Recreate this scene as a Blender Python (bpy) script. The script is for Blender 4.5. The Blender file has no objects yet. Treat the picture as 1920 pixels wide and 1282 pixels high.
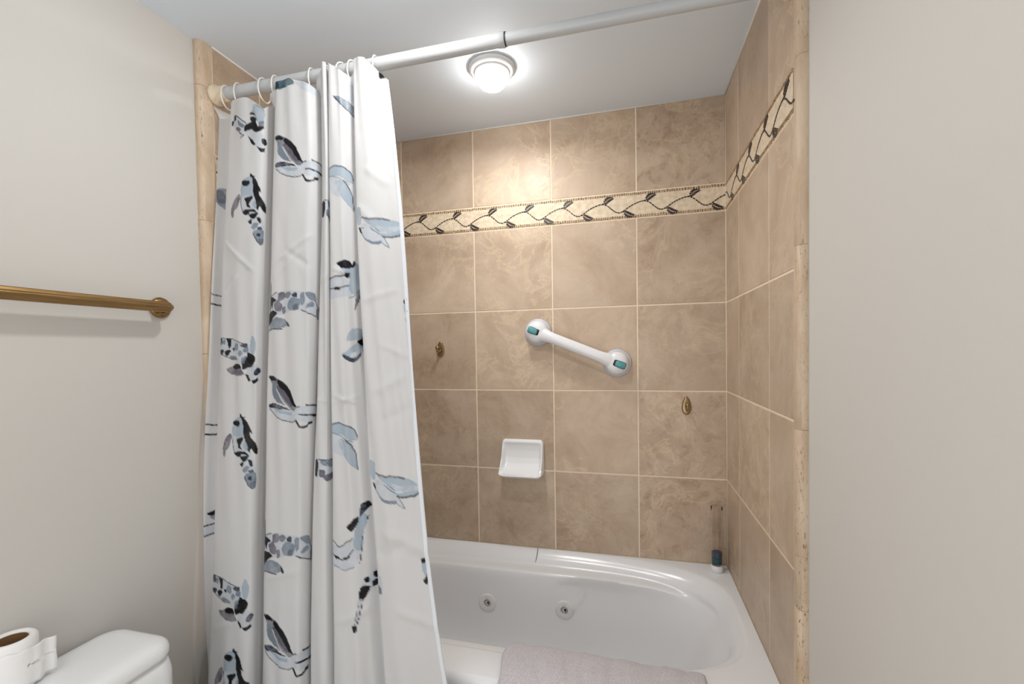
import bpy, bmesh, math, random
import numpy as np
from mathutils import Vector, Matrix

random.seed(4)
RNG = np.random.default_rng(7)
C = bpy.context.scene.collection
PI = math.pi

# colours
COL_WALL = (212, 208, 202)
COL_CEIL = (232, 242, 253)
COL_TUB = (232, 233, 235)
TILE = ((176, 153, 130), (191, 169, 147), (201, 181, 160), (210, 191, 171))

# ------------------------------------------------------------------ camera, light, exposure
# world frame: X=0 tiled right wall, Y=0 tiled back wall (room towards -Y), Z up
cam_d = bpy.data.cameras.new('camera')
cam = bpy.data.objects.new('camera', cam_d); C.objects.link(cam)
cam_d.sensor_width = 36.0
cam_d.lens = 845.36 / 1920 * 36.0
cam_d.shift_x = -2.14 / 1920
cam_d.shift_y = 35.68 / 1920
cam_d.clip_start = 0.02
rot = Matrix(((0.96797214, 0.00903092, 0.25089517),
              (0.25058285, 0.02667869, -0.96772748),
              (-0.01543303, 0.99960327, 0.02356124)))
cam.matrix_world = Matrix.Translation((-0.349, -1.8272, 0.1655)) @ rot.to_4x4()
bpy.context.scene.camera = cam
vs = bpy.context.scene.view_settings
vs.view_transform = 'Standard'; vs.look = 'None'; vs.gamma = 1.0; vs.use_curve_mapping = False
vs.exposure = -0.03

wd = bpy.data.worlds.new('World'); bpy.context.scene.world = wd
wd.use_nodes = True
wd.node_tree.nodes['Background'].inputs[0].default_value = (0.8, 0.85, 0.9, 1)
wd.node_tree.nodes['Background'].inputs[1].default_value = 0.1

def lamp(name, kind, loc, energy, size, color=(1, 1, 1), target=None, size_y=None):
    d = bpy.data.lights.new(name, kind); d.energy = energy; d.color = color
    if kind == 'POINT': d.shadow_soft_size = size
    else:
        d.size = size
        if size_y: d.shape = 'RECTANGLE'; d.size_y = size_y
    o = bpy.data.objects.new(name, d); C.objects.link(o); o.location = loc
    if target is not None:
        o.rotation_euler = (Vector(target) - Vector(loc)).to_track_quat('-Z', 'Y').to_euler()
    return o
lamp('room_ceiling_lamp', 'AREA', (-0.80, -0.96, 1.085), 4.8, 0.08, (1, 0.985, 0.96), (-1.05, -1.02, 0.2))
lamp('rear_fill_panel', 'AREA', (-0.78, -2.66, -0.25), 13.5, 1.5, (0.97, 0.985, 1.0), (-0.78, 0.0, 0.15), 1.8)  # added fill: broad soft panel behind the camera, no real fixture
lamp('rear_fill_point', 'POINT', (-0.75, -2.05, 0.45), 8.0, 0.25, (0.98, 0.99, 1.0))  # added bounce fill for both side walls, an unseen soft sphere, not a fitting
DOME = 29.0

ZC, ZF = 1.0963, -1.26          # ceiling, floor
XL, XP, XR = -1.565, -1.588, 0.02
YF = -2.75
YT = -0.712                     # front end of the wall tiles
T = 0.333

# ------------------------------------------------------------------ helpers
def link(name, me, mats, parent=None, smooth=True):
    o = bpy.data.objects.new(name, me); C.objects.link(o)
    for m in (mats if isinstance(mats, (list, tuple)) else [mats]): me.materials.append(m)
    if smooth: me.polygons.foreach_set('use_smooth', [True] * len(me.polygons))
    if parent is not None:
        o.parent = parent
        o.matrix_parent_inverse = parent.matrix_world.inverted() if parent.type == 'EMPTY' else Matrix()
        if parent.type == 'EMPTY':
            o.matrix_parent_inverse = Matrix.Translation(-Vector(parent.location))
    return o

def obj(name, bm, mats, parent=None, smooth=True, auto=None):
    me = bpy.data.meshes.new(name)
    bmesh.ops.recalc_face_normals(bm, faces=bm.faces)
    bm.to_mesh(me); bm.free()
    o = link(name, me, mats, parent, smooth)
    if smooth and auto is not None:
        me.set_sharp_from_angle(angle=math.radians(auto))
    return o

def tag(o, label, cat, group=None):
    o['label'] = label; o['category'] = cat
    if group: o['group'] = group
    return o

def struct(o):
    o['kind'] = 'structure'; return o

def thing(name, label, cat, loc, group=None):
    o = bpy.data.objects.new(name, None); C.objects.link(o); o.location = loc
    o.empty_display_size = 0.05
    return tag(o, label, cat, group)

def add_box(bm, lo, hi, bevel=0.0, seg=2, mat=0):
    r = bmesh.ops.create_cube(bm, size=1.0)
    vs_ = r['verts']
    for v in vs_:
        for k in range(3): v.co[k] = lo[k] + (v.co[k] + 0.5) * (hi[k] - lo[k])
    fs = {f for v in vs_ for f in v.link_faces}
    for f in fs: f.material_index = mat
    if bevel > 0:
        es = list({e for v in vs_ for e in v.link_edges})
        r = bmesh.ops.bevel(bm, geom=es, offset=bevel, segments=seg, profile=0.5, affect='EDGES')
        for f in r['faces']: f.material_index = mat

def frame_from(d):
    d = Vector(d).normalized()
    a = Vector((0, 0, 1)) if abs(d.z) < 0.9 else Vector((1, 0, 0))
    u = d.cross(a).normalized(); w = d.cross(u).normalized()
    return u, w

def add_tube(bm, pts, rad, seg=16, caps=True, closed=False, mat=0):
    pts = [Vector(p) for p in pts]; n = len(pts)
    rads = rad if isinstance(rad, (list, tuple)) else [rad] * n
    rings = []; u = None
    for i, p in enumerate(pts):
        if closed: d = pts[(i + 1) % n] - pts[i - 1]
        else: d = pts[min(i + 1, n - 1)] - pts[max(i - 1, 0)]
        d.normalize()
        if u is None: u, _ = frame_from(d)
        u = (u - d * u.dot(d)).normalized(); w = d.cross(u)
        rings.append([bm.verts.new(p + rads[i] * (math.cos(2 * PI * k / seg) * u + math.sin(2 * PI * k / seg) * w)) for k in range(seg)])
    m = n if closed else n - 1
    for i in range(m):
        a, b = rings[i], rings[(i + 1) % n]
        for k in range(seg):
            f = bm.faces.new((a[k], a[(k + 1) % seg], b[(k + 1) % seg], b[k])); f.material_index = mat
    if caps and not closed:
        bm.faces.new(rings[0][::-1]).material_index = mat; bm.faces.new(rings[-1]).material_index = mat

def add_lathe(bm, prof, origin, axis=(0, 0, 1), seg=40, mat=0, sx=1.0, sy=1.0):
    """prof: list of (radius, height along axis)"""
    ax = Vector(axis).normalized(); u, w = frame_from(ax); o = Vector(origin)
    if abs(ax.y) > 0.9: u, w = Vector((1, 0, 0)), Vector((0, 0, 1))
    rings = []
    for r, h in prof:
        if r < 1e-6: rings.append([bm.verts.new(o + ax * h)])
        else: rings.append([bm.verts.new(o + ax * h + r * (sx * math.cos(2 * PI * k / seg) * u + sy * math.sin(2 * PI * k / seg) * w)) for k in range(seg)])
    for a, b in zip(rings, rings[1:]):
        for k in range(seg):
            k2 = (k + 1) % seg
            if len(a) == 1 and len(b) == 1: continue
            if len(a) == 1: f = bm.faces.new((a[0], b[k2], b[k]))
            elif len(b) == 1: f = bm.faces.new((a[k], a[k2], b[0]))
            else: f = bm.faces.new((a[k], a[k2], b[k2], b[k]))
            f.material_index = mat
    return rings

def loft(bm, rings, close_ends=(False, False), cyc=True, mat=0):
    R_ = [[bm.verts.new(p) for p in r] for r in rings]
    n = len(R_[0])
    for a, b in zip(R_, R_[1:]):
        for k in range(n if cyc else n - 1):
            f = bm.faces.new((a[k], a[(k + 1) % n], b[(k + 1) % n], b[k])); f.material_index = mat
    if close_ends[0]: bm.faces.new(R_[0][::-1])
    if close_ends[1]: bm.faces.new(R_[-1])
    return R_

def superellipse(cx, cy, a, b, n, z, N=160):
    out = []
    for k in range(N):
        t = 2 * PI * k / N
        c, s = math.cos(t), math.sin(t)
        out.append(Vector((cx + a * math.copysign(abs(c) ** (2 / n), c), cy + b * math.copysign(abs(s) ** (2 / n), s), z)))
    return out

# ------------------------------------------------------------------ materials
def srgb(r, g, b):
    f = lambda c: (c / 255 / 12.92) if c / 255 <= 0.04045 else ((c / 255 + 0.055) / 1.055) ** 2.4
    return (f(r), f(g), f(b), 1.0)

def mat(name, col, rough=0.5, metal=0.0, **kw):
    m = bpy.data.materials.new(name); m.use_nodes = True
    b = m.node_tree.nodes['Principled BSDF']
    b.inputs['Base Color'].default_value = col; b.inputs['Roughness'].default_value = rough
    b.inputs['Metallic'].default_value = metal
    for k, v in kw.items(): b.inputs[k.replace('_', ' ')].default_value = v
    return m, m.node_tree, b

def noise(nt, vec, scale, detail=4, rough=0.55, dist=0.0):
    n = nt.nodes.new('ShaderNodeTexNoise')
    n.inputs['Scale'].default_value = scale; n.inputs['Detail'].default_value = detail
    n.inputs['Roughness'].default_value = rough; n.inputs['Distortion'].default_value = dist
    if vec is not None: nt.links.new(vec, n.inputs['Vector'])
    return n

def ramp(nt, fac, stops):
    r = nt.nodes.new('ShaderNodeValToRGB')
    while len(r.color_ramp.elements) < len(stops): r.color_ramp.elements.new(0.5)
    for e, (p, c) in zip(r.color_ramp.elements, stops): e.position = p; e.color = c
    nt.links.new(fac, r.inputs['Fac']); return r

def mixc(nt, fac, a, b, mode='MIX'):
    m = nt.nodes.new('ShaderNodeMix'); m.data_type = 'RGBA'; m.blend_type = mode
    for sock, v in ((m.inputs[0], fac), (m.inputs[6], a), (m.inputs[7], b)):
        if hasattr(v, 'is_linked'): nt.links.new(v, sock)
        else: sock.default_value = v
    return m.outputs[2]

def bump(nt, b, h, strength, dist=0.002):
    n = nt.nodes.new('ShaderNodeBump'); n.inputs['Strength'].default_value = strength; n.inputs['Distance'].default_value = dist
    nt.links.new(h, n.inputs['Height']); nt.links.new(n.outputs[0], b.inputs['Normal'])

def objco(nt):
    return nt.nodes.new('ShaderNodeTexCoord').outputs['Object']

def paint(name, col, s=0.12):
    m, nt, b = mat(name, col, 0.62)
    co = objco(nt)
    n = noise(nt, co, 260, 3, 0.6); bump(nt, b, n.outputs['Fac'], s, 0.0015)
    n2 = noise(nt, co, 1.6, 3)
    c2 = tuple(x * 0.955 for x in col[:3]) + (1,)
    nt.links.new(mixc(nt, n2.outputs['Fac'], col, c2), b.inputs['Base Color'])
    return m
M_WALL = paint('wall_paint', srgb(*COL_WALL))
M_CEIL = paint('ceiling_paint', srgb(*COL_CEIL), 0.05)

def tile_material():
    m, nt, b = mat('beige_stone_tile', srgb(188, 162, 134), 0.38, Specular_IOR_Level=0.28)
    at = nt.nodes.new('ShaderNodeAttribute'); at.attribute_name = 'tile'
    sep = nt.nodes.new('ShaderNodeSeparateColor'); nt.links.new(at.outputs['Color'], sep.inputs[0])
    va = nt.nodes.new('ShaderNodeVectorMath'); va.operation = 'MULTIPLY_ADD'
    nt.links.new(at.outputs['Color'], va.inputs[0]); va.inputs[1].default_value = (13, 17, 19)
    nt.links.new(objco(nt), va.inputs[2]); co = va.outputs[0]
    n1 = noise(nt, co, 5.0, 9, 0.66, 0.45)
    base = ramp(nt, n1.outputs['Fac'], [(0.3, srgb(*TILE[0])), (0.47, srgb(*TILE[1])), (0.6, srgb(*TILE[2])), (0.75, srgb(*TILE[3]))])
    n2 = noise(nt, co, 7.0, 10, 0.66, 0.7)
    # thin pale veins where the field crosses its middle
    ms = nt.nodes.new('ShaderNodeMath'); ms.operation = 'SUBTRACT'; nt.links.new(n2.outputs['Fac'], ms.inputs[0]); ms.inputs[1].default_value = 0.53
    ab = nt.nodes.new('ShaderNodeMath'); ab.operation = 'ABSOLUTE'; nt.links.new(ms.outputs[0], ab.inputs[0])
    vr = ramp(nt, ab.outputs[0], [(0.0, (0.62,) * 3 + (1,)), (0.010, (0.30,) * 3 + (1,)), (0.045, (0, 0, 0, 1))])
    n3 = noise(nt, co, 2.2, 3)
    gate = ramp(nt, n3.outputs['Fac'], [(0.42, (0, 0, 0, 1)), (0.58, (1, 1, 1, 1))])
    vm = nt.nodes.new('ShaderNodeMath'); vm.operation = 'MULTIPLY'; nt.links.new(vr.outputs[0], vm.inputs[0]); nt.links.new(gate.outputs[0], vm.inputs[1])
    c1 = mixc(nt, vm.outputs[0], base.outputs[0], srgb(222, 201, 172))
    # brown mottling, stronger on some tiles (blue channel of the tile attribute)
    n4 = noise(nt, co, 22, 10, 0.78, 0.5)
    mr = ramp(nt, n4.outputs['Fac'], [(0.50, (0, 0, 0, 1)), (0.68, (1, 1, 1, 1))])
    mm = nt.nodes.new('ShaderNodeMath'); mm.operation = 'MULTIPLY'; nt.links.new(mr.outputs[0], mm.inputs[0]); nt.links.new(at.outputs['Alpha'], mm.inputs[1])
    c2 = mixc(nt, mm.outputs[0], c1, srgb(128, 97, 66))
    hs = nt.nodes.new('ShaderNodeHueSaturation')
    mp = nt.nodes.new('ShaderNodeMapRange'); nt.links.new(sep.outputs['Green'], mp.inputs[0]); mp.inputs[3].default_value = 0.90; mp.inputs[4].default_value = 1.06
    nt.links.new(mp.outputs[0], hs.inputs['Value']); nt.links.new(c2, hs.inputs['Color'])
    nt.links.new(hs.outputs[0], b.inputs['Base Color'])
    bump(nt, b, n2.outputs['Fac'], 0.30, 0.004)
    rr = ramp(nt, n1.outputs['Fac'], [(0.3, (0.33,) * 3 + (1,)), (0.7, (0.46,) * 3 + (1,))]); nt.links.new(rr.outputs[0], b.inputs['Roughness'])
    return m
M_TILE = tile_material()
M_GROUT, nt, b = mat('cream_grout', srgb(234, 216, 192), 0.85)
M_CAULK, _, _ = mat('white_caulk', srgb(232, 229, 222), 0.5)

def travertine(name, c0, c1, pit):
    m, nt, b = mat(name, c0, 0.55)
    co = objco(nt)
    mp = nt.nodes.new('ShaderNodeMapping'); mp.inputs['Scale'].default_value = (1, 1, 0.28); nt.links.new(co, mp.inputs[0])
    n = noise(nt, mp.outputs[0], 24, 8, 0.65, 0.5)
    r = ramp(nt, n.outputs['Fac'], [(0.3, c1), (0.65, c0)])
    p = noise(nt, mp.outputs[0], 260, 4, 0.6); g = noise(nt, mp.outputs[0], 14, 3)
    pr = ramp(nt, p.outputs['Fac'], [(0.59, (0, 0, 0, 1)), (0.68, (1, 1, 1, 1))])
    gr = ramp(nt, g.outputs['Fac'], [(0.45, (0, 0, 0, 1)), (0.62, (1, 1, 1, 1))])
    mu = nt.nodes.new('ShaderNodeMath'); mu.operation = 'MULTIPLY'; nt.links.new(pr.outputs[0], mu.inputs[0]); nt.links.new(gr.outputs[0], mu.inputs[1])
    nt.links.new(mixc(nt, mu.outputs[0], r.outputs[0], pit), b.inputs['Base Color'])
    inv = nt.nodes.new('ShaderNodeMath'); inv.operation = 'SUBTRACT'; inv.inputs[0].default_value = 1; nt.links.new(mu.outputs[0], inv.inputs[1])
    bump(nt, b, inv.outputs[0], 0.5, 0.002)
    return m
M_TRAV = travertine('travertine_bullnose', srgb(212, 192, 168), srgb(186, 160, 132), srgb(140, 110, 86))

M_STONE, nt, b = mat('mosaic_cream_stone', srgb(214, 193, 162), 0.6)
co = objco(nt); n = noise(nt, co, 60, 6, 0.6); r = ramp(nt, n.outputs['Fac'], [(0.35, srgb(208, 188, 160)), (0.65, srgb(232, 216, 192))])
nt.links.new(r.outputs[0], b.inputs['Base Color']); n = noise(nt, co, 130, 3); bump(nt, b, n.outputs['Fac'], 0.5, 0.004)
M_BROWN, nt, b = mat('mosaic_brown_chip', srgb(140, 112, 80), 0.5)
n = noise(nt, objco(nt), 120, 2); r = ramp(nt, n.outputs['Fac'], [(0.35, srgb(112, 88, 60)), (0.65, srgb(176, 148, 112))]); nt.links.new(r.outputs[0], b.inputs['Base Color'])
M_BLACK, nt, b = mat('mosaic_black_pebble', srgb(44, 38, 36), 0.3)
n = noise(nt, objco(nt), 200, 2); r = ramp(nt, n.outputs['Fac'], [(0.4, srgb(30, 25, 24)), (0.7, srgb(86, 72, 64))]); nt.links.new(r.outputs[0], b.inputs['Base Color'])

M_TUB, nt, b = mat('white_acrylic', srgb(*COL_TUB), 0.2)
M_TUB2, _, _ = mat('white_jet_plastic', srgb(228, 228, 226), 0.25)
M_DARK, _, _ = mat('dark_recess', srgb(24, 24, 26), 0.5)
M_CHROME, _, _ = mat('chrome', srgb(190, 190, 192), 0.15, 1.0)
M_PORC, _, _ = mat('white_porcelain', srgb(246, 247, 247), 0.12)
M_PLAST, _, _ = mat('white_plastic', srgb(232, 232, 234), 0.3)
M_RUB, _, _ = mat('pale_grey_rubber', srgb(196, 197, 204), 0.45)
M_TEAL, _, _ = mat('teal_plastic', srgb(84, 158, 160), 0.3)
M_SOAP, _, _ = mat('white_glazed_ceramic', srgb(240, 241, 242), 0.1)
M_ROD, nt, b = mat('white_rod_enamel', srgb(194, 196, 198), 0.38)
M_FLANGE, nt, b = mat('cream_flange_plastic', srgb(222, 206, 180), 0.4)
M_RING, _, _ = mat('white_ring_plastic', srgb(238, 236, 230), 0.3, Transmission_Weight=0.15)
def brushed(name, c0, c1, rough):
    m, nt, b = mat(name, c0, rough, 1.0)
    mp = nt.nodes.new('ShaderNodeMapping'); mp.inputs['Scale'].default_value = (90, 3, 90); nt.links.new(objco(nt), mp.inputs[0])
    n = noise(nt, mp.outputs[0], 4, 3); r = ramp(nt, n.outputs['Fac'], [(0.35, c1), (0.65, c0)])
    nt.links.new(r.outputs[0], b.inputs['Base Color']); return m
M_BRASS = brushed('antique_brass', srgb(172, 140, 96), srgb(146, 114, 70), 0.3)
M_BRASS2, _, _ = mat('aged_brass_hook', srgb(160, 136, 104), 0.34, 1.0)
M_TRIMW, _, _ = mat('white_lamp_trim', srgb(226, 226, 226), 0.35)
M_DOME = bpy.data.materials.new('frosted_lit_glass'); M_DOME.use_nodes = True
b = M_DOME.node_tree.nodes['Principled BSDF']; b.inputs['Base Color'].default_value = (1, 1, 1, 1)
b.inputs['Emission Color'].default_value = (1, 0.965, 0.92, 1); b.inputs['Emission Strength'].default_value = DOME
M_PAPER, nt, b = mat('toilet_tissue', srgb(244, 243, 242), 0.9)
n = noise(nt, objco(nt), 130, 3); bump(nt, b, n.outputs['Fac'], 0.35, 0.002)
M_CARD, nt, b = mat('brown_cardboard', srgb(132, 98, 62), 0.8)
M_FLOOR, nt, b = mat('beige_floor_tile', srgb(176, 158, 136), 0.45)
bk = nt.nodes.new('ShaderNodeTexBrick'); bk.offset = 0; bk.inputs['Scale'].default_value = 3; bk.inputs['Brick Width'].default_value = 1; bk.inputs['Row Height'].default_value = 1
bk.inputs['Mortar Size'].default_value = 0.012; bk.inputs['Color1'].default_value = srgb(180, 160, 134); bk.inputs['Color2'].default_value = srgb(170, 150, 124); bk.inputs['Mortar'].default_value = srgb(205, 190, 165)
nt.links.new(objco(nt), bk.inputs['Vector']); nt.links.new(bk.outputs['Color'], b.inputs['Base Color'])
M_TOWEL, nt, b = mat('lilac_grey_terry', srgb(214, 206, 208), 0.95, Sheen_Weight=0.35)
co = objco(nt); n = noise(nt, co, 420, 2, 0.7); n2 = noise(nt, co, 30, 4)
r = ramp(nt, n.outputs['Fac'], [(0.3, srgb(200, 192, 198)), (0.62, srgb(240, 234, 238))]); nt.links.new(r.outputs[0], b.inputs['Base Color'])
bump(nt, b, n.outputs['Fac'], 0.9, 0.006)
M_GLASS, nt, b = mat('clear_bottle_plastic', srgb(252, 250, 247), 0.03, Transmission_Weight=1.0, IOR=1.3)
M_LIQ, nt, b = mat('blue_liquid', srgb(44, 120, 142), 0.05, Transmission_Weight=0.6, IOR=1.33)
M_LIQT, nt, b = mat('deep_blue_gel', srgb(52, 78, 106), 0.2)

def curtain_material():
    m, nt, b = mat('printed_white_polyester', srgb(240, 240, 240), 0.45, Specular_IOR_Level=0.3)
    at = nt.nodes.new('ShaderNodeAttribute'); at.attribute_name = 'print'
    nt.links.new(at.outputs['Color'], b.inputs['Base Color'])
    co = objco(nt)
    mp = nt.nodes.new('ShaderNodeMapping'); mp.inputs['Scale'].default_value = (1, 1, 0.45); nt.links.new(co, mp.inputs[0])
    n = noise(nt, mp.outputs[0], 15, 3, 0.5, 0.3); bump(nt, b, n.outputs['Fac'], 0.28, 0.012)
    tr = nt.nodes.new('ShaderNodeBsdfTranslucent'); nt.links.new(at.outputs['Color'], tr.inputs['Color'])
    mx = nt.nodes.new('ShaderNodeMixShader'); mx.inputs[0].default_value = 0.22
    out = nt.nodes['Material Output']
    nt.links.new(b.outputs[0], mx.inputs[1]); nt.links.new(tr.outputs[0], mx.inputs[2]); nt.links.new(mx.outputs[0], out.inputs['Surface'])
    return m
M_CURT = curtain_material()
M_HEM, _, _ = mat('curtain_hem', srgb(222, 226, 232), 0.5)

# ------------------------------------------------------------------ the setting
def box_struct(name, lo, hi, m):
    bm = bmesh.new(); add_box(bm, lo, hi); return struct(obj(name, bm, m, smooth=False))
box_struct('floor', (XP - 0.2, YF - 0.2, ZF - 0.1), (XR + 0.2, 0.2, ZF), M_FLOOR)
box_struct('ceiling', (XP - 0.2, YF - 0.2, ZC), (XR + 0.2, 0.2, ZC + 0.1), M_CEIL)
box_struct('wall_left', (XP - 0.1, YF, ZF), (XP, YT - 0.02, ZC), M_WALL)
box_struct('wall_right', (XR, YF, ZF), (XR + 0.1, YT - 0.012, ZC), M_WALL)
box_struct('wall_front', (XP - 0.1, YF - 0.1, ZF), (XR + 0.1, YF, ZC), M_WALL)

def tiled_wall(name, to_world, us, zs, back_lo, back_hi, rough_of=None, seed=1):
    """grid of separate bevelled tiles over a grout bed; us, zs are lists of (lo, hi) spans"""
    rnd = random.Random(seed)
    bm = bmesh.new(); lay = bm.loops.layers.float_color.new('tile')
    g, bev = 0.0022, 0.0016
    for (u0, u1) in us:
        for (z0, z1) in zs:
            c = (rnd.random(), rnd.random(), rnd.random(), 0.25 * rnd.random())
            if rough_of: c = rough_of(0.5 * (u0 + u1), 0.5 * (z0 + z1), c)
            o = [(u0 + g, z0 + g), (u1 - g, z0 + g), (u1 - g, z1 - g), (u0 + g, z1 - g)]
            i = [(u0 + g + bev, z0 + g + bev), (u1 - g - bev, z0 + g + bev), (u1 - g - bev, z1 - g - bev), (u0 + g + bev, z1 - g - bev)]
            B = [bm.verts.new(to_world(u, z, -0.0016)) for u, z in o]
            F = [bm.verts.new(to_world(u, z, 0.0)) for u, z in i]
            fs = [bm.faces.new(F)] + [bm.faces.new((B[k], B[(k + 1) % 4], F[(k + 1) % 4], F[k])) for k in range(4)]
            for f in fs:
                for l in f.loops: l[lay] = c
    add_box(bm, back_lo, back_hi, mat=1)
    return struct(obj(name, bm, [M_TILE, M_GROUT], smooth=False))

ZS = [(ZF, -0.66), (-0.66, -T), (-T, 0.0), (0.0, T), (T, 0.6718), (0.7727, ZC)]
A1 = 0.32
XS = [(-A1, 0.0), (-A1 - T, -A1), (-A1 - 2 * T, -A1 - T), (-A1 - 3 * T, -A1 - 2 * T), (XL, -A1 - 3 * T)]
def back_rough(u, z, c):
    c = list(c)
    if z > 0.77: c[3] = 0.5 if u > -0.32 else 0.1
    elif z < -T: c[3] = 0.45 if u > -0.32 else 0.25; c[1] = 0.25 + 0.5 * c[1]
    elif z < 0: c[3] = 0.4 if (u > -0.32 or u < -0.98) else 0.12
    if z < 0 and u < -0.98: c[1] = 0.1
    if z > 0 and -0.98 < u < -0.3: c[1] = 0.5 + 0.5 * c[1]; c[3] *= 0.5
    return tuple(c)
tiled_wall('wall_back', lambda u, z, d: (u, -d, z), XS, ZS, (XL - 0.05, 0.0012, ZF), (XR + 0.05, 0.12, ZC), back_rough, 5)
YS = [(-0.197, 0.0), (-0.197 - T, -0.197), (YT, -0.197 - T)]
tiled_wall('wall_alcove_right', lambda u, z, d: (-d, u, z), YS, ZS, (0.0012, YT, ZF), (0.12, 0.0012, ZC), None, 9)
tiled_wall('wall_alcove_left', lambda u, z, d: (XL + d, u, z), YS, ZS, (XL - 0.12, YT, ZF), (XL - 0.0012, 0.0012, ZC), None, 13)

# bullnose columns (stacked travertine pieces) that end the tiled walls
def bullnose(name, x_in, x_out, y_in, depth):
    s = 1 if x_out > x_in else -1
    bm = bmesh.new()
    cuts = ([ZC, 0.784, 0.382, -0.016, -0.41, -0.80, ZF] if s > 0 and x_in > -0.5 else [ZC, 0.965, 0.567, 0.169, -0.229, -0.627, ZF])
    for a, b in zip(cuts[1:], cuts):
        w = abs(x_out - x_in)
        prof = [(x_in, y_in)]
        for k in range(11):
            t = k / 10 * PI / 2
            prof.append((x_in + s * (1 - math.cos(t)) * w * 0.62, y_in - depth * 0.35 - math.sin(t) * depth * 0.65))
        prof += [(x_out - s * 0.001, y_in - depth), (x_out + s * 0.004, y_in - depth + 0.002), (x_out + s * 0.004, y_in)]
        rings = []
        for z, ins in ((a + 0.0002, 0.0006), (a + 0.001, 0), (b - 0.001, 0), (b - 0.0002, 0.0006)):
            cx, cy = x_in + s * w * 0.5, y_in - depth * 0.4
            rings.append([Vector((x + (cx - x) * ins / 0.012, y + (cy - y) * ins / 0.012, z)) for x, y in prof])
        loft(bm, rings, (True, True))
    return struct(obj(name, bm, M_TRAV, auto=40))
bullnose('trim_1', XL, XP, YT, 0.042)
bullnose('trim_2', 0.0, XR, YT, 0.026)

# mosaic border band with a trailing vine, one strip per wall
def mosaic(name, fr, u0, u1, phase, seed):
    """fr(u, z, d) -> world; u runs along the band, d is how far out of the wall"""
    rnd = random.Random(seed)
    z0, z1 = 0.6718, 0.7727; P = 0.1588
    bm = bmesh.new()
    def slab(c, du, dz, rot_, h, m, d0=0.0):
        cs, sn = math.cos(rot_), math.sin(rot_)
        pts = [(-du, -dz), (du, -dz), (du, dz), (-du, dz)]
        q = [(c[0] + a * cs - b_ * sn, c[1] + a * sn + b_ * cs) for a, b_ in pts]
        qi = [(c[0] + 0.78 * (a - c[0]), c[1] + 0.78 * (b_ - c[1])) for a, b_ in q]
        lo = [bm.verts.new(fr(u, z, d0 - 0.001)) for u, z in q]; hi = [bm.verts.new(fr(u, z, d0 + h)) for u, z in qi]
        fs = [bm.faces.new(hi)] + [bm.faces.new((lo[k], lo[(k + 1) % 4], hi[(k + 1) % 4], hi[k])) for k in range(4)]
        for f in fs: f.material_index = m
    # stone bed
    n = 60
    v = [[bm.verts.new(fr(u0 + (u1 - u0) * i / n, z, d)) for i in range(n + 1)] for z, d in ((z0 + 0.001, -0.001), (z0 + 0.003, 0.0008), (z1 - 0.003, 0.0008), (z1 - 0.001, -0.001))]
    for a, b_ in zip(v, v[1:]):
        for i in range(n): bm.faces.new((a[i], a[i + 1], b_[i + 1], b_[i]))
    # border chips
    for zc in (z0 + 0.0075, z1 - 0.0075):
        u = u0 + 0.004
        while u < u1 - 0.003:
            w = rnd.uniform(0.0034, 0.0056)
            slab((u + w, zc + rnd.uniform(-0.0008, 0.0008)), w * 0.80, 0.0050, rnd.uniform(-.06, .06), 0.0012, 1, 0.0008)
            u += 2 * w
    # vine: piecewise wave through crest (upper leaf) and trough (lower leaf)
    def vine(u):
        t = ((u - phase) / P) % 1.0
        # crest a little before the upper leaf base (t=0), trough near t=0.47
        return 0.7175 + 0.0185 * math.cos(2 * PI * (t + 0.055)) + 0.003 * math.sin(4 * PI * t)
    u = u0 + 0.002
    while u < u1 - 0.004:
        za, zb = vine(u), vine(u + 0.001)
        ang = math.atan2(zb - za, 0.001)
        l = rnd.uniform(0.0042, 0.0068)
        slab((u + l * math.cos(ang), vine(u + l * math.cos(ang))), l * 0.92, 0.0024, ang, 0.0014, 2, 0.0008)
        u += 2 * l * math.cos(ang)
    def leaf(c, ang, sgn):
        L_ = 0.050
        cs, sn = math.cos(ang), math.sin(ang)
        for row in (-1, 1):
            for k in range(6):
                f = (k + 0.5) / 6
                wid = 0.0135 * math.sin(PI * (0.16 + 0.74 * f)) ** 0.8 * (1.0 - 0.25 * f)
                a = L_ * (0.22 + 0.78 * f); bb = row * wid * 0.52 + sgn * 0.006 * math.sin(PI * f * 0.9)
                slab((c[0] + a * cs - bb * sn, c[1] + a * sn + bb * cs), 0.0036, wid * 0.44, ang + row * 0.30, 0.0018, 2, 0.0008)
        slab((c[0] + 0.006 * cs, c[1] + 0.006 * sn), 0.007, 0.0018, ang, 0.0014, 2, 0.0008)
    k = -12
    while k < 14:
        uu = phase + k * P
        if u0 + 0.01 < uu < u1 - 0.03: leaf((uu, 0.734), 0.42, 1)
        ul = uu + 0.0775
        if u0 + 0.01 < ul < u1 - 0.03: leaf((ul, 0.701), -0.34, -1)
        k += 1
    return struct(obj(name, bm, [M_STONE, M_BROWN, M_BLACK], smooth=False))
mosaic('trim_3', lambda u, z, d: (u, -d, z), XL + 0.001, -0.001, -0.134, 3)
mosaic('trim_4', lambda u, z, d: (-d, -u, z), 0.001, -YT, 0.008, 4)
mosaic('trim_5', lambda u, z, d: (XL + d, u, z), YT, -0.001, -0.10, 6)

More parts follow.
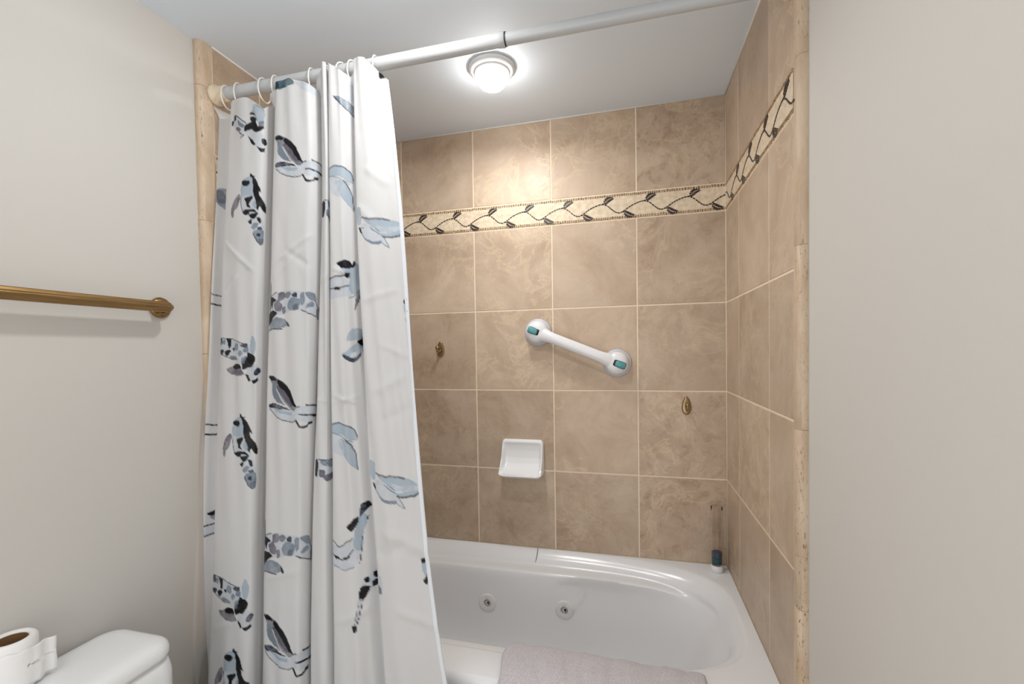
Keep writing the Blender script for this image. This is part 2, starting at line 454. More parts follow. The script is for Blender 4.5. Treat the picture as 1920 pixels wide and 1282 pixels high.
# caulk beads along the ceiling and down the tiled corners
bm = bmesh.new()
add_tube(bm, [(XL, -0.001, ZC - 0.001), (0, -0.001, ZC - 0.001)], 0.0032, 8)
add_tube(bm, [(-0.001, 0, ZC - 0.001), (-0.001, YT, ZC - 0.001)], 0.0032, 8)
add_tube(bm, [(XL + 0.001, 0, ZC - 0.001), (XL + 0.001, YT, ZC - 0.001)], 0.0032, 8)
struct(obj('trim_6', bm, M_CAULK))
bm = bmesh.new()
add_tube(bm, [(-0.0005, -0.0005, -0.66), (-0.0005, -0.0005, ZC)], 0.0022, 8)
add_tube(bm, [(XL + 0.0005, -0.0005, -0.66), (XL + 0.0005, -0.0005, ZC)], 0.0022, 8)
struct(obj('trim_7', bm, M_GROUT))

# ------------------------------------------------------------------ bathtub
TCX, TCY = -0.77, -0.337
tub = thing('bathtub', 'white whirlpool bathtub set between the tiled walls', 'bathtub', (-0.78, -0.39, ZF))
def build_tub():
    bm = bmesh.new(); N = 240
    x0, x1, yb, yf = XL + 0.002, -0.002, -0.002, -0.760
    zd = -0.659
    ring1 = superellipse(TCX, TCY, 0.742, 0.331, 3.6, zd, N)
    def outer(z, grow):
        out = []
        for v in ring1:
            d = Vector((v.x - TCX, v.y - TCY)); 
            hx = (x1 - TCX if d.x > 0 else TCX - x0); hy = (yb - TCY if d.y > 0 else TCY - yf)
            s = min(hx / max(abs(d.x), 1e-6), hy / max(abs(d.y), 1e-6))
            out.append(Vector((TCX + d.x * s, TCY + d.y * s, z)))
        return out
    ob = outer(zd, 0)
    # skirt: front edge rolls over, then apron down
    rings = []
    def front(dy, dz):
        r = []
        for v in ob:
            w = 1.0 if v.y < yf + 0.002 else 0.0
            r.append(Vector((v.x, v.y - dy * w, v.z - dz * (1.0 if w else 0.35))))
        return r
    rings.append([Vector((v.x, v.y - (0.014 if v.y < yf + 0.002 else 0), ZF)) for v in ob])
    rings.append(front(0.014, 0.09))
    rings.append(front(0.014, 0.028)); rings.append(front(0.0125, 0.016)); rings.append(front(0.008, 0.006)); rings.append(front(0.002, 0.0008))
    rings.append(ob)
    mid = [a.lerp(b_, 0.6) for a, b_ in zip(ob, ring1)]; rings.append(mid)
    rings.append(ring1)
    prof = [  # (a, b, n, z, cx shift)
        (0.737, 0.326, 3.55, -0.6605, 0), (0.731, 0.318, 3.5, -0.665, 0), (0.722, 0.304, 3.4, -0.675, 0), (0.713, 0.292, 3.3, -0.687, 0), (0.708, 0.285, 3.25, -0.698, 0),
        (0.705, 0.281, 3.25, -0.7035, 0), (0.702, 0.274, 3.4, -0.706, 0), (0.698, 0.255, 3.8, -0.7075, 0), (0.695, 0.236, 4.4, -0.709, 0),
        (0.692, 0.229, 4.6, -0.7115, 0), (0.689, 0.225, 4.6, -0.718, 0), (0.683, 0.222, 4.5, -0.735, 0),
        (0.672, 0.219, 4.4, -0.76, -.004), (0.655, 0.216, 4.2, -0.80, -.01), (0.636, 0.212, 4.0, -0.85, -.018), (0.615, 0.207, 3.9, -0.90, -.026),
        (0.594, 0.199, 3.8, -0.945, -.034), (0.572, 0.188, 3.6, -0.978, -.04), (0.545, 0.172, 3.4, -1.0, -.045), (0.50, 0.148, 3.2, -1.014, -.05), (0.42, 0.115, 3.0, -1.02, -.05), (0.28, 0.07, 2.6, -1.022, -.05), (0.12, 0.03, 2.2, -1.023, -.05)]
    for a, b_, n, z, cx in prof:
        r = superellipse(TCX + cx, TCY, a, b_, n, z, N)
        if -1.0 < z < -0.712:
            for v in r:      # moulded back-rest crease: the wall right of a slanting line sits a little further back
                if v.y > TCY:
                    xl = -0.61 + (z + 0.705) / (-0.151) * 0.095
                    t = (v.x - xl) / 0.012; t = max(0.0, min(1.0, 0.5 + t)); t = t * t * (3 - 2 * t)
                    fade = max(0.0, min(1.0, (-0.712 - z) / 0.03)) * max(0.0, min(1.0, (z + 0.93) / 0.12)) * max(0.0, min(1.0, (-0.10 - v.x) / 0.3))
                    v.y += 0.016 * t * fade
        if -0.75 < z < -0.69:   # the ledge dies out towards the rounded right end
            k_ = (a - 0.708) / (0.672 - 0.708); zs = -0.698 + (-0.76 + 0.698) * max(0.0, min(1.0, k_))
            for v in r:
                w_ = max(0.0, min(1.0, (v.x + 0.30) / 0.20)); w_ = w_ * w_ * (3 - 2 * w_)
                v.z += (zs - v.z) * w_
        rings.append(r)
    loft(bm, rings, (True, True))
    return bm
tb = obj('basin', build_tub(), M_TUB, tub, auto=60)
def wall_y(x, z):   # inner face of the basin's back wall
    rows_ = [(-0.735, .222, .683, 4.5), (-0.80, .216, .655, 4.2), (-0.85, .212, .636, 4.0), (-0.90, .207, .615, 3.9)]
    zz = [-r[0] for r in rows_]
    b_ = np.interp(-z, zz, [r[1] for r in rows_]); a = np.interp(-z, zz, [r[2] for r in rows_])
    return TCY + b_ * (1 - (abs(x - TCX) / a) ** 4.1) ** (1 / 4.1)
for jx, jz in ((-0.912, -0.846), (-0.602, -0.836)):
    y = wall_y(jx, jz)
    ax = Vector((0, -1, 0.10)).normalized()
    bm = bmesh.new()
    add_lathe(bm, [(0.0, -0.003), (0.036, -0.003), (0.036, 0.002), (0.0345, 0.005), (0.031, 0.006), (0.0155, 0.0065), (0.0135, 0.004), (0.0125, -0.002)], (jx, y, jz), ax, 40)
    j = obj('jet', bm, M_TUB2, tub, auto=50)
    bm = bmesh.new()
    add_lathe(bm, [(0.0128, -0.002), (0.0128, 0.003), (0.0105, 0.0055), (0.0085, 0.005), (0.0075, 0.0)], (jx, y, jz), ax, 30)
    obj('nozzle_ring', bm, M_CHROME, j)
    bm = bmesh.new()
    add_lathe(bm, [(0.0126, -0.0005), (0.0, -0.0005)], (jx, y, jz), ax, 30)
    add_lathe(bm, [(0.0, 0.0035), (0.004, 0.003), (0.005, 0.0)], (jx + 0.003, y, jz), ax, 16)
    obj('nozzle_hole', bm, M_DARK, j)
bm = bmesh.new()
pts = []
for k, (a_, b_, n_, z_) in enumerate([(0.742, 0.331, 3.6, -0.659), (0.737, 0.326, 3.55, -0.6605), (0.731, 0.318, 3.5, -0.665), (0.722, 0.304, 3.4, -0.675), (0.713, 0.292, 3.3, -0.687), (0.708, 0.285, 3.25, -0.698)]):
    x_ = -0.729 + 0.004 * math.sin(k * 0.62)
    pts.append((x_, TCY + b_ * (1 - abs((x_ - TCX) / a_) ** n_) ** (1 / n_) - 0.0006, z_ + 0.0006))
add_tube(bm, pts, [0.0008, 0.0012, 0.0013, 0.0013, 0.0012, 0.0006], 6)
obj('crack_line', bm, M_DARK, tub)

# ------------------------------------------------------------------ towel over the tub's front edge
def build_towel():
    bm = bmesh.new()
    prof = [(-0.585, -0.80), (-0.598, -0.745), (-0.610, -0.70), (-0.622, -0.672), (-0.640, -0.655), (-0.665, -0.646), (-0.700, -0.643), (-0.735, -0.644), (-0.765, -0.650), (-0.786, -0.662), (-0.795, -0.69), (-0.797, -0.74), (-0.796, -0.82), (-0.795, -0.92)]
    pv = [Vector((0, a, b_)) for a, b_ in prof]
    fine = []
    for i in range(len(pv) - 1):
        p0, p1, p2, p3 = pv[max(i - 1, 0)], pv[i], pv[i + 1], pv[min(i + 2, len(pv) - 1)]
        for k in range(8):
            t = k / 8
            fine.append(0.5 * ((2 * p1) + (p2 - p0) * t + (2 * p0 - 5 * p1 + 4 * p2 - p3) * t * t + (3 * p1 - p0 - 3 * p2 + p3) * t ** 3))
    fine.append(pv[-1])
    nx = 130; xa, xb = -0.678, -0.176
    front, backr = [], []
    for i, p in enumerate(fine):
        d = fine[min(i + 1, len(fine) - 1)] - fine[max(i - 1, 0)]; nrm = Vector((0, d.z, -d.y)).normalized()
        if i == 0: nrm0 = nrm
        if nrm.z < -0.3 or (p.z > -0.66 and nrm.z < 0): nrm = -nrm
        fr, bk_ = [], []
        for k in range(nx + 1):
            f = k / nx
            e = min(f, 1 - f) * nx
            th = 0.0075 * min(1.0, 0.35 + e * 0.25)
            x = xa + (xb - xa) * f + 0.006 * math.sin(p.y * 40 + 1) * (1 if f < 0.5 else 0.4)
            # lengthwise quilted bands
            w = 0.0022 * abs(math.sin(PI * f * 9)) ** 0.35 + 0.0016 * math.sin(f * 31 + p.y * 18) + 0.0008 * math.sin(f * 90 + p.z * 70)
            sag = 0.003 * math.sin(f * 5.0 + 0.6)
            q = Vector((x, p.y, p.z + sag * (1 if p.z > -0.68 else 0.3)))
            fr.append(q + nrm * (th + w)); bk_.append(q - nrm * 0.004)
        front.append(fr); backr.append(bk_)
    rings = [f + b_[::-1] for f, b_ in zip(front, backr)]
    loft(bm, rings, (True, True))
    return bm
towel = obj('bath_towel', build_towel(), M_TOWEL)
tag(towel, 'pale lilac grey terry towel draped over the bathtub\'s front edge', 'towel')

# ------------------------------------------------------------------ curtain rod, rings
ZR, YR = 0.955, -0.702
rod = thing('curtain_rod', 'white tension curtain rod spanning the tub below the ceiling', 'curtain rod', (XL, YR, ZR))
bm = bmesh.new(); add_tube(bm, [(XL + 0.012, YR, ZR), (-0.672, YR, ZR), (-0.668, YR, ZR), (-0.650, YR, ZR), (-0.6485, YR, ZR)], [0.0172, 0.0172, 0.0182, 0.0182, 0.0172], 32)
obj('outer_tube', bm, M_ROD, rod, auto=40)
bm = bmesh.new(); add_tube(bm, [(-0.66, YR, ZR), (-0.012, YR, ZR)], 0.0152, 32); obj('inner_tube', bm, M_ROD, rod, auto=40)
bm = bmesh.new(); add_tube(bm, [(-0.6492, YR, ZR), (-0.6455, YR, ZR)], 0.0169, 32); obj('seam_ring', bm, M_DARK, rod, auto=40)
for x, s in ((XL, 1), (0.0, -1)):
    bm = bmesh.new()
    add_lathe(bm, [(0, 0.001), (0.030, 0.001), (0.0305, 0.005), (0.029, 0.010), (0.0245, 0.014), (0.0235, 0.03), (0.0225, 0.042), (0.0195, 0.045), (0.017, 0.045)], (x, YR, ZR), (s, 0, 0), 36)
    obj('end_flange', bm, M_FLANGE, rod, auto=50)

WORD = ['first', 'second', 'third', 'fourth', 'fifth', 'sixth', 'seventh', 'eighth', 'ninth', 'tenth', 'eleventh']
rx = [-1.523, -1.478, -1.388, -1.345, -1.222, -1.172, -1.122, -1.088, -1.052, -1.018]
for i, x in enumerate(rx):
    bm = bmesh.new()
    rr_ = 0.027; pts = []
    tilt = random.uniform(-0.25, 0.25)
    for k in range(29):
        a = PI / 2 + (k / 28) * 2 * PI * 0.97
        dy, dz = rr_ * math.cos(a), rr_ * 1.25 * math.sin(a)
        pts.append((dy * tilt + 0.003 * math.sin(a * 0.5), dy, dz - 0.0125))
    pts.append((pts[-1][0] + 0.001, pts[-1][1] - 0.002, pts[-1][2] - 0.006))
    add_tube(bm, pts, 0.0021, 8)
    o = obj('curtain_ring', bm, M_RING); o.location = (x, YR, ZR)
    lab = 'white plastic curtain ring on the rod, %s of ten from the left wall' % WORD[i]
    tag(o, lab, 'curtain ring', 'curtain rings along the rod')

# printed motifs (fabric coordinates in tenths of a mm) and fold lines of the curtain
MOTIFS = {
 'M1': (2, [
  ('p',7,0,[92,144,161,414,310,360,687,72,647,-108,548,-234,290,0]),
  ('p',3,0,[350,252,469,126,627,18,588,-54,389,72]),
  ('p',0,0,[151,396,250,396,260,243,171,225]),
  ('p',0,0,[82,234,161,243,151,126,92,117]),
  ('p',2,0,[280,18,449,-18,518,-108,429,-135,310,-54]),
  ('l',0,1.2,[270,369,469,225,667,72]),
  ('l',0,1.2,[449,-144,558,-234]),
  ('p',7,0,[667,-198,786,-324,905,-522,1064,-630,1183,-666,1272,-396,1083,-216,865,-135]),
  ('p',5,0,[845,486,925,594,1064,558,1163,414,1212,288,1183,72,1064,18,984,180,905,324]),
  ('l',3,1.0,[845,414,925,306,1004,162]),
  ('l',3,1.0,[984,540,1103,468,1163,396]),
  ('p',0,0,[667,36,826,90,984,54,1064,-54,1183,-18,1212,-90,1143,-180,1064,-220,984,-216,865,-126,667,-162,627,-90]),
  ('p',0,0,[786,225,905,234,1004,162,984,45,865,72]),
  ('p',0,0,[746,324,826,374,925,306,945,252,826,297]),
  ('p',3,0,[1083,54,1183,108,1183,-54,1083,-36]),
  ('p',0,0,[1183,-396,1292,-396,1351,-504,1272,-594,1183,-522]),
  ('p',0,0,[766,-324,865,-378,1024,-558,964,-585,885,-522,826,-414]),
  ('p',0,0,[1064,-621,1183,-675,1282,-648,1262,-720,1292,-774,1252,-756,1183,-783,1103,-684]),
  ('p',3,0,[548,-270,667,-234,627,-297,508,-342]),
 ]),
 'M2': (2, [
  ('p',5,0,[633,501,675,693,823,789,971,770,1077,501,1098,213,950,232,781,232,654,270]),
  ('p',7,0,[654,251,1077,213,1204,-114,1289,-306,1416,-748,1395,-1132,1310,-1189,1120,-863,1056,-575,929,-344,696,-152]),
  ('p',0,0,[654,654,739,702,866,683,919,616,845,520,760,530,675,578]),
  ('p',0,0,[971,789,1077,731,1204,501,1263,324,1194,357,1225,232,1289,136,1395,40,1448,-75,1448,-248,1331,-191,1247,-75,1204,-191,1141,-75,1098,155,1035,347,1014,597]),
  ('p',0,0,[919,885,961,866,993,808,1077,808,1014,760,908,789]),
  ('p',2,0,[569,328,622,270,612,155,527,-75,411,-152,400,-268,368,-354,305,-287,284,-114,337,59,442,232]),
  ('p',0,0,[781,174,1014,232,1035,155,929,1,993,-95,866,-75,845,40]),
  ('p',5,0,[1035,1,1120,117,1162,-75,1120,-152]),
  ('p',0,0,[718,-210,866,-152,1077,-152,1183,-248,1120,-248,971,-229,950,-306,823,-306]),
  ('p',0,0,[950,-306,1120,-268,1204,-248,1162,-383,1077,-440,993,-383]),
  ('p',0,0,[940,-498,1056,-440,1035,-584,971,-556]),
  ('p',0,0,[1183,-383,1268,-402,1299,-556,1247,-556]),
  ('p',4,0,[1035,-690,1120,-556,1225,-556,1204,-671,1120,-729]),
  ('p',1,0,[1204,-690,1310,-652,1342,-748,1247,-767]),
  ('p',4,0,[1098,-825,1204,-748,1395,-767,1416,-1113,1310,-1189,1204,-1036]),
  ('p',1,0,[1225,-844,1289,-844,1289,-940,1204,-921]),
  ('p',3,0,[1247,-1017,1395,-997,1395,-1132,1289,-1151]),
  ('l',0,1.0,[654,251,665,40,739,-229]),
  ('l',1,1.2,[1098,-844,1204,-1055,1310,-1189]),
 ]),
 'M3': (7, [
  ('p',3,0,[33,733,245,745,586,589,813,373,983,37,1068,-107,955,-203,699,-59,416,37,217,253,245,445,104,637]),
  ('p',2,0,[387,445,586,517,841,253,983,-35,841,-83,614,157]),
  ('p',0,0,[472,649,813,373,983,37,1068,-107,912,-35,699,265,416,541]),
  ('p',0,0,[33,709,245,738,416,625,189,608]),
  ('p',4,0,[189,517,331,397,614,13,416,37,217,229]),
  ('l',6,1.5,[387,397,643,13,869,-179]),
  ('p',7,0,[75,-59,245,1,472,-35,926,-227,1068,-443,926,-503,643,-467,359,-347,132,-179]),
  ('p',1,0,[75,-59,245,1,472,-35,869,-191,643,-167,302,-155,132,-143]),
  ('p',5,0,[302,-131,586,-203,898,-251,869,-323,557,-287]),
  ('l',1,1.2,[132,-179,359,-347,643,-467,926,-503,1068,-443]),
  ('p',7,0,[983,-227,1153,-83,1664,-107,2118,-155,2118,-419,1664,-395,1493,-539,1153,-467]),
  ('l',0,1.3,[1068,-102,1153,-83]),
  ('l',0,2.0,[1309,-47,1664,-95,2061,-131]),
  ('l',0,2.0,[1139,-299,1437,-323,1607,-366,2061,-371]),
  ('p',0,0,[1493,-323,1692,-335,1664,-395,1550,-395]),
  ('l',0,2.6,[1068,-467,1153,-611,1295,-635,1451,-527]),
  ('p',0,0,[1380,-515,1493,-491,1493,-575,1380,-575]),
 ]),
 'M4': (7, [
  ('p',7,0,[39,324,304,456,772,482,1178,430,1459,350,1553,113,1709,-19,1677,-310,1521,-257,1147,-72,866,-72,585,-151,367,-178,148,-46]),
  ('p',0,0,[39,324,148,324,304,245,180,166,117,-19,39,113]),
  ('p',2,0,[367,430,554,456,554,271,398,192,492,113,460,-72,273,-46,211,139,351,245]),
  ('p',3,0,[570,403,741,456,804,377,710,284,585,298]),
  ('p',2,0,[492,7,585,60,616,-98,523,-164]),
  ('p',1,0,[835,377,960,443,991,298,866,298]),
  ('p',4,0,[726,192,835,298,1084,218,1022,-46,772,-59,679,60]),
  ('p',3,0,[897,86,1022,113,991,-59,882,-46]),
  ('p',4,0,[1069,350,1178,430,1209,166,1116,60]),
  ('p',4,0,[1209,416,1459,403,1521,218,1397,192]),
  ('p',4,0,[1272,60,1397,166,1459,60,1272,-19]),
  ('p',3,0,[1521,-46,1709,-19,1677,-310,1553,-283]),
  ('l',1,1.2,[24,350,304,456]),
  ('l',0,1.3,[1116,-59,1521,-244]),
  ('l',1,1.2,[1490,192,1584,34,1709,7]),
  ('p',1,0,[-39,746,24,720,39,482,24,-19,-70,-19]),
  ('p',0,0,[-164,-151,148,-46,367,-125,180,-257,86,-363,-101,-468]),
  ('p',4,0,[-8,-415,273,-244,554,-283,741,-415,772,-508,648,-495,398,-574,86,-574,-39,-574]),
  ('l',1,1.3,[-101,-613,148,-574,523,-574]),
  ('p',1,0,[648,-363,788,-495,710,-521]),
 ]),
 'M5': (15, [
  ('p',7,0,[-409,-31,449,-18,552,-256,620,-520,-409,-573]),
  ('p',5,0,[346,246,552,219,723,378,998,325,1238,140,1204,-71,861,-335,758,-494,620,-441,552,-256,586,8]),
  ('p',0,0,[226,365,414,444,586,404,655,299,552,206,346,246]),
  ('p',0,0,[655,325,723,457,775,404,723,272,620,246]),
  ('p',1,0,[964,272,1049,325,1238,114,981,167]),
  ('p',0,0,[483,87,586,87,552,-45,466,-5]),
  ('p',0,0,[998,-58,1135,-45,1135,-111,1015,-111]),
  ('l',0,1.6,[-409,-31,2,-18,483,29]),
  ('l',0,1.6,[-272,-295,174,-314,552,-243]),
  ('p',0,0,[140,-288,311,-282,311,-351,174,-351]),
  ('p',3,0,[792,-388,878,-335,843,-626,706,-890,740,-652]),
  ('l',0,1.3,[878,-335,843,-626,706,-890]),
  ('l',0,1.0,[569,-573,723,-520]),
 ]),
 'M6': (15, [
  ('p',5,0,[481,83,636,400,1047,373,876,136]),
  ('p',0,0,[979,268,1288,281,1322,-102,979,-128,773,4,773,83,910,136]),
  ('p',5,0,[361,-287,601,-102,773,30,979,-128,876,-313,670,-498,464,-419]),
  ('p',1,0,[361,-287,533,-339,670,-392,876,-234,893,-326,670,-498,464,-419]),
  ('p',6,0,[601,-260,739,-234,704,-339,601,-339]),
 ]),
 'M7': (15, [
  ('p',5,0,[-93,488,187,542,468,488,665,359,749,186,735,100,552,100,328,251,-93,262]),
  ('l',1,1.6,[-122,488,187,542,468,488,665,359,749,186]),
  ('l',4,1.3,[-122,294,75,268,328,186,609,46]),
  ('p',5,0,[412,121,581,-30,693,-268,735,-656,552,-505,356,-268,187,121]),
  ('p',7,0,[-93,229,244,186,384,-95,328,-311,-93,-95]),
  ('l',1,1.5,[440,121,581,-30,693,-268,735,-656]),
 ]),
 'M8': (19, [
  ('p',5,0,[-16,574,165,553,165,358,142,142,29,121,-39,358]),
  ('p',7,0,[74,56,301,121,663,-182,799,-268,935,-549,754,-441,505,-441,301,-333,142,-139]),
  ('p',4,0,[142,-139,301,-290,527,-376,731,-355,708,-441,505,-441,301,-333]),
  ('p',5,0,[188,293,482,207,935,196,1297,77,1297,-139,1184,-247,890,-279,663,-182,391,56]),
  ('p',7,0,[618,56,890,-9,1297,13,1275,-95,890,-160,663,-74]),
  ('p',4,0,[391,56,663,-74,708,-182,527,-95]),
  ('l',6,1.4,[301,142,663,-128,890,-160]),
  ('l',2,2.4,[188,293,437,224,663,229,958,185]),
  ('l',1,2.0,[754,-247,890,-279,1207,-247,1320,-160]),
  ('l',4,1.2,[142,-139,301,-333,505,-441,731,-398]),
  ('l',3,1.0,[799,-268,935,-549,754,-441]),
  ('p',0,0,[52,45,120,2,165,-139,97,-95]),
  ('l',3,1.0,[74,23,233,13]),
 ]),
 'M9': (2, [
  ('p',7,0,[28,505,81,565,465,529,835,409,1046,361,1152,145,1099,49,888,-191,570,-71,121,73,28,145]),
  ('p',1,0,[-11,529,121,565,147,385,15,361]),
  ('p',4,0,[161,481,253,505,266,373,174,361]),
  ('p',0,0,[280,541,465,505,465,289,385,253,346,409]),
  ('p',0,0,[240,145,385,217,478,169,346,25]),
  ('p',1,0,[-11,193,174,217,227,169,108,61,2,121]),
  ('p',4,0,[650,385,782,361,782,193,623,217]),
  ('p',1,0,[835,337,941,385,1046,361,1046,265,941,265]),
  ('p',4,0,[782,121,861,193,927,97,835,25]),
  ('p',4,0,[941,217,1046,289,1099,145,967,121]),
  ('p',3,0,[438,25,650,25,782,-71,570,-83]),
  ('p',1,0,[518,241,623,265,597,169]),
  ('l',1,1.2,[81,558,465,529,835,409,1046,361]),
  ('l',1,1.2,[121,73,570,-76]),
  ('p',5,0,[1179,577,1258,553,1311,361,1284,97,1179,73,1126,337]),
  ('p',7,0,[1099,-335,1258,-191,1417,-311,1417,-575,1284,-671,1046,-503]),
  ('p',0,0,[1073,121,1179,73,1258,49,1311,-71,1205,-287,1099,-311,941,-359,914,-143,1020,-47]),
  ('p',4,0,[914,-23,1020,25,994,-167,914,-191]),
  ('p',2,0,[359,-335,570,-263,703,-191,861,-215,914,-359,994,-503,808,-539,570,-503,412,-431]),
  ('p',0,0,[570,-263,703,-191,861,-215,888,-335,650,-347]),
  ('p',1,0,[1284,-407,1390,-311,1470,-407,1364,-527,1284,-503]),
  ('p',0,0,[1020,-503,1099,-527,1165,-647,1126,-695]),
  ('p',0,0,[1192,-671,1311,-647,1390,-599,1403,-671,1284,-767]),
 ]),
 'M11': (12, [
  ('p',7,0,[81,236,292,284,772,260,772,-221,502,-269,292,-173,81,-149]),
  ('p',0,0,[21,236,201,212,171,-149,21,-149]),
  ('p',4,0,[292,260,472,260,472,115,322,163]),
  ('p',4,0,[502,236,742,236,742,67,532,91]),
  ('p',2,0,[442,-101,742,-101,742,-221,502,-281,397,-197]),
  ('p',2,0,[262,19,412,-5,397,-173,262,-149]),
  ('l',1,1.2,[81,260,292,284,772,260]),
 ]),
 'M12': (15, [
  ('p',7,0,[790,67,903,269,1165,384,1390,471,1803,413,1841,-19,1503,-19,1353,9,1053,-48,865,-250,753,-250]),
  ('p',0,0,[865,240,978,269,1015,154,903,125]),
  ('p',0,0,[1090,327,1203,356,1278,211,1165,183]),
  ('p',0,0,[1053,125,1240,154,1240,9,1090,-5]),
  ('p',0,0,[790,67,1015,9,865,-250,734,-265]),
  ('p',3,0,[1278,413,1428,471,1653,413,1615,298,1390,298]),
  ('p',3,0,[1315,154,1766,154,1803,-19,1465,9]),
  ('p',7,0,[734,-265,828,-265,715,-712,640,-971,584,-971,659,-712]),
  ('l',0,1.3,[828,-265,734,-683,640,-986]),
  ('l',3,1.0,[745,-265,659,-712,595,-943]),
  ('p',0,0,[565,-856,678,-856,659,-1000,584,-986]),
 ]),
 'M13': (15, [
  ('p',7,0,[772,567,884,596,997,423,884,192,809,-385,622,-702,359,-789,-278,-702,-278,-212,247,-240,584,-10]),
  ('p',5,0,[772,567,884,596,997,423,884,192,790,-298,622,-212,659,192]),
  ('p',1,0,[790,798,997,856,1072,740,884,596,772,510]),
  ('p',0,0,[922,827,997,856,1109,740,959,683]),
  ('p',0,0,[434,250,584,423,734,510,734,394,584,163]),
  ('p',0,0,[959,466,1015,481,997,409,952,394]),
  ('l',0,1.3,[-203,-96,22,-139,209,-240,584,-10]),
  ('l',0,1.4,[-203,-442,22,-471,134,-529,397,-515,622,-269]),
  ('p',0,0,[22,-457,209,-500,97,-558]),
  ('p',0,0,[322,-500,528,-442,434,-543]),
  ('l',1,1.2,[847,19,772,-615]),
  ('l',4,1.2,[622,-702,359,-789,22,-702]),
 ]),
 'M14': (19, [
  ('p',5,0,[1244,86,1335,231,1547,577,1728,58,1335,-144]),
  ('p',0,0,[1244,231,1305,294,1411,260,1365,173,1275,144]),
  ('p',0,0,[1275,-231,1577,58,1728,0,1698,-202,1395,-289,1335,-332]),
 ]),
 'M10': (7, [
  ('p',8,0,[-18,110,211,192,537,154,719,-12,667,-78,15,-100]),
  ('p',1,0,[-18,110,80,165,211,-56,2,-89]),
  ('p',7,0,[719,-12,1059,-56,1515,-56,1515,-360,1124,-332]),
 ]),
 'M15': (19, [
  ('p',0,0,[740,50,856,161,1029,177,1029,-115,769,-143]),
 ]),
 'M16': (15, [
  ('p',4,0,[165,108,488,25,919,-113,954,-389,703,-334,416,-168]),
  ('p',7,0,[344,439,919,494,919,53,560,53]),
  ('l',1,1.4,[201,80,488,-223,919,-389]),
 ]),
 'M17': (0, [
  ('p',4,0,[-21,304,235,359,491,28,423,-358,192,-248,-21,-27]),
  ('p',3,0,[-21,249,150,304,278,-27,64,-82]),
 ]),
 'M18': (0, [
  ('l',1,2.0,[-23,265,250,190,562,190]),
  ('l',0,2.5,[-23,-37,250,-88,562,-37]),
 ]),
 'M19': (0, [
  ('p',0,0,[80,328,292,396,539,405,539,236,222,236]),
  ('p',4,0,[151,236,504,236,504,113,257,113]),
  ('p',7,0,[-25,-14,504,9,504,-242,10,-311]),
  ('l',0,2.0,[-25,-23,504,22]),
  ('l',0,2.2,[10,-311,504,-233]),
  ('p',0,0,[292,31,504,77,504,-42,363,-42]),
 ]),
}
PLACED = [('M1', 0.8235), ('M2', 0.5963), ('M9', 0.159), ('M2', -0.0894), ('M9', -0.5078), ('M2', -0.7184), ('M3', 0.7057), ('M4', 0.2916), ('M3', 0.0312), ('M4', -0.3624), ('M3', -0.6032), ('M10', 0.922), ('M5', 0.3698), ('M6', 0.19), ('M7', 0.6166), ('M7', -0.0718), ('M13', -0.3059), ('M12', -0.4312), ('M8', 0.4934), ('M8', -0.1687), ('M14', -0.367), ('M14', 0.2731), ('M11', -0.1421), ('M11', 0.5525), ('M15', 0.9046), ('M16', 0.8505), ('M17', 0.6354), ('M18', 0.3235), ('M18', -0.0626), ('M19', -0.3322)]
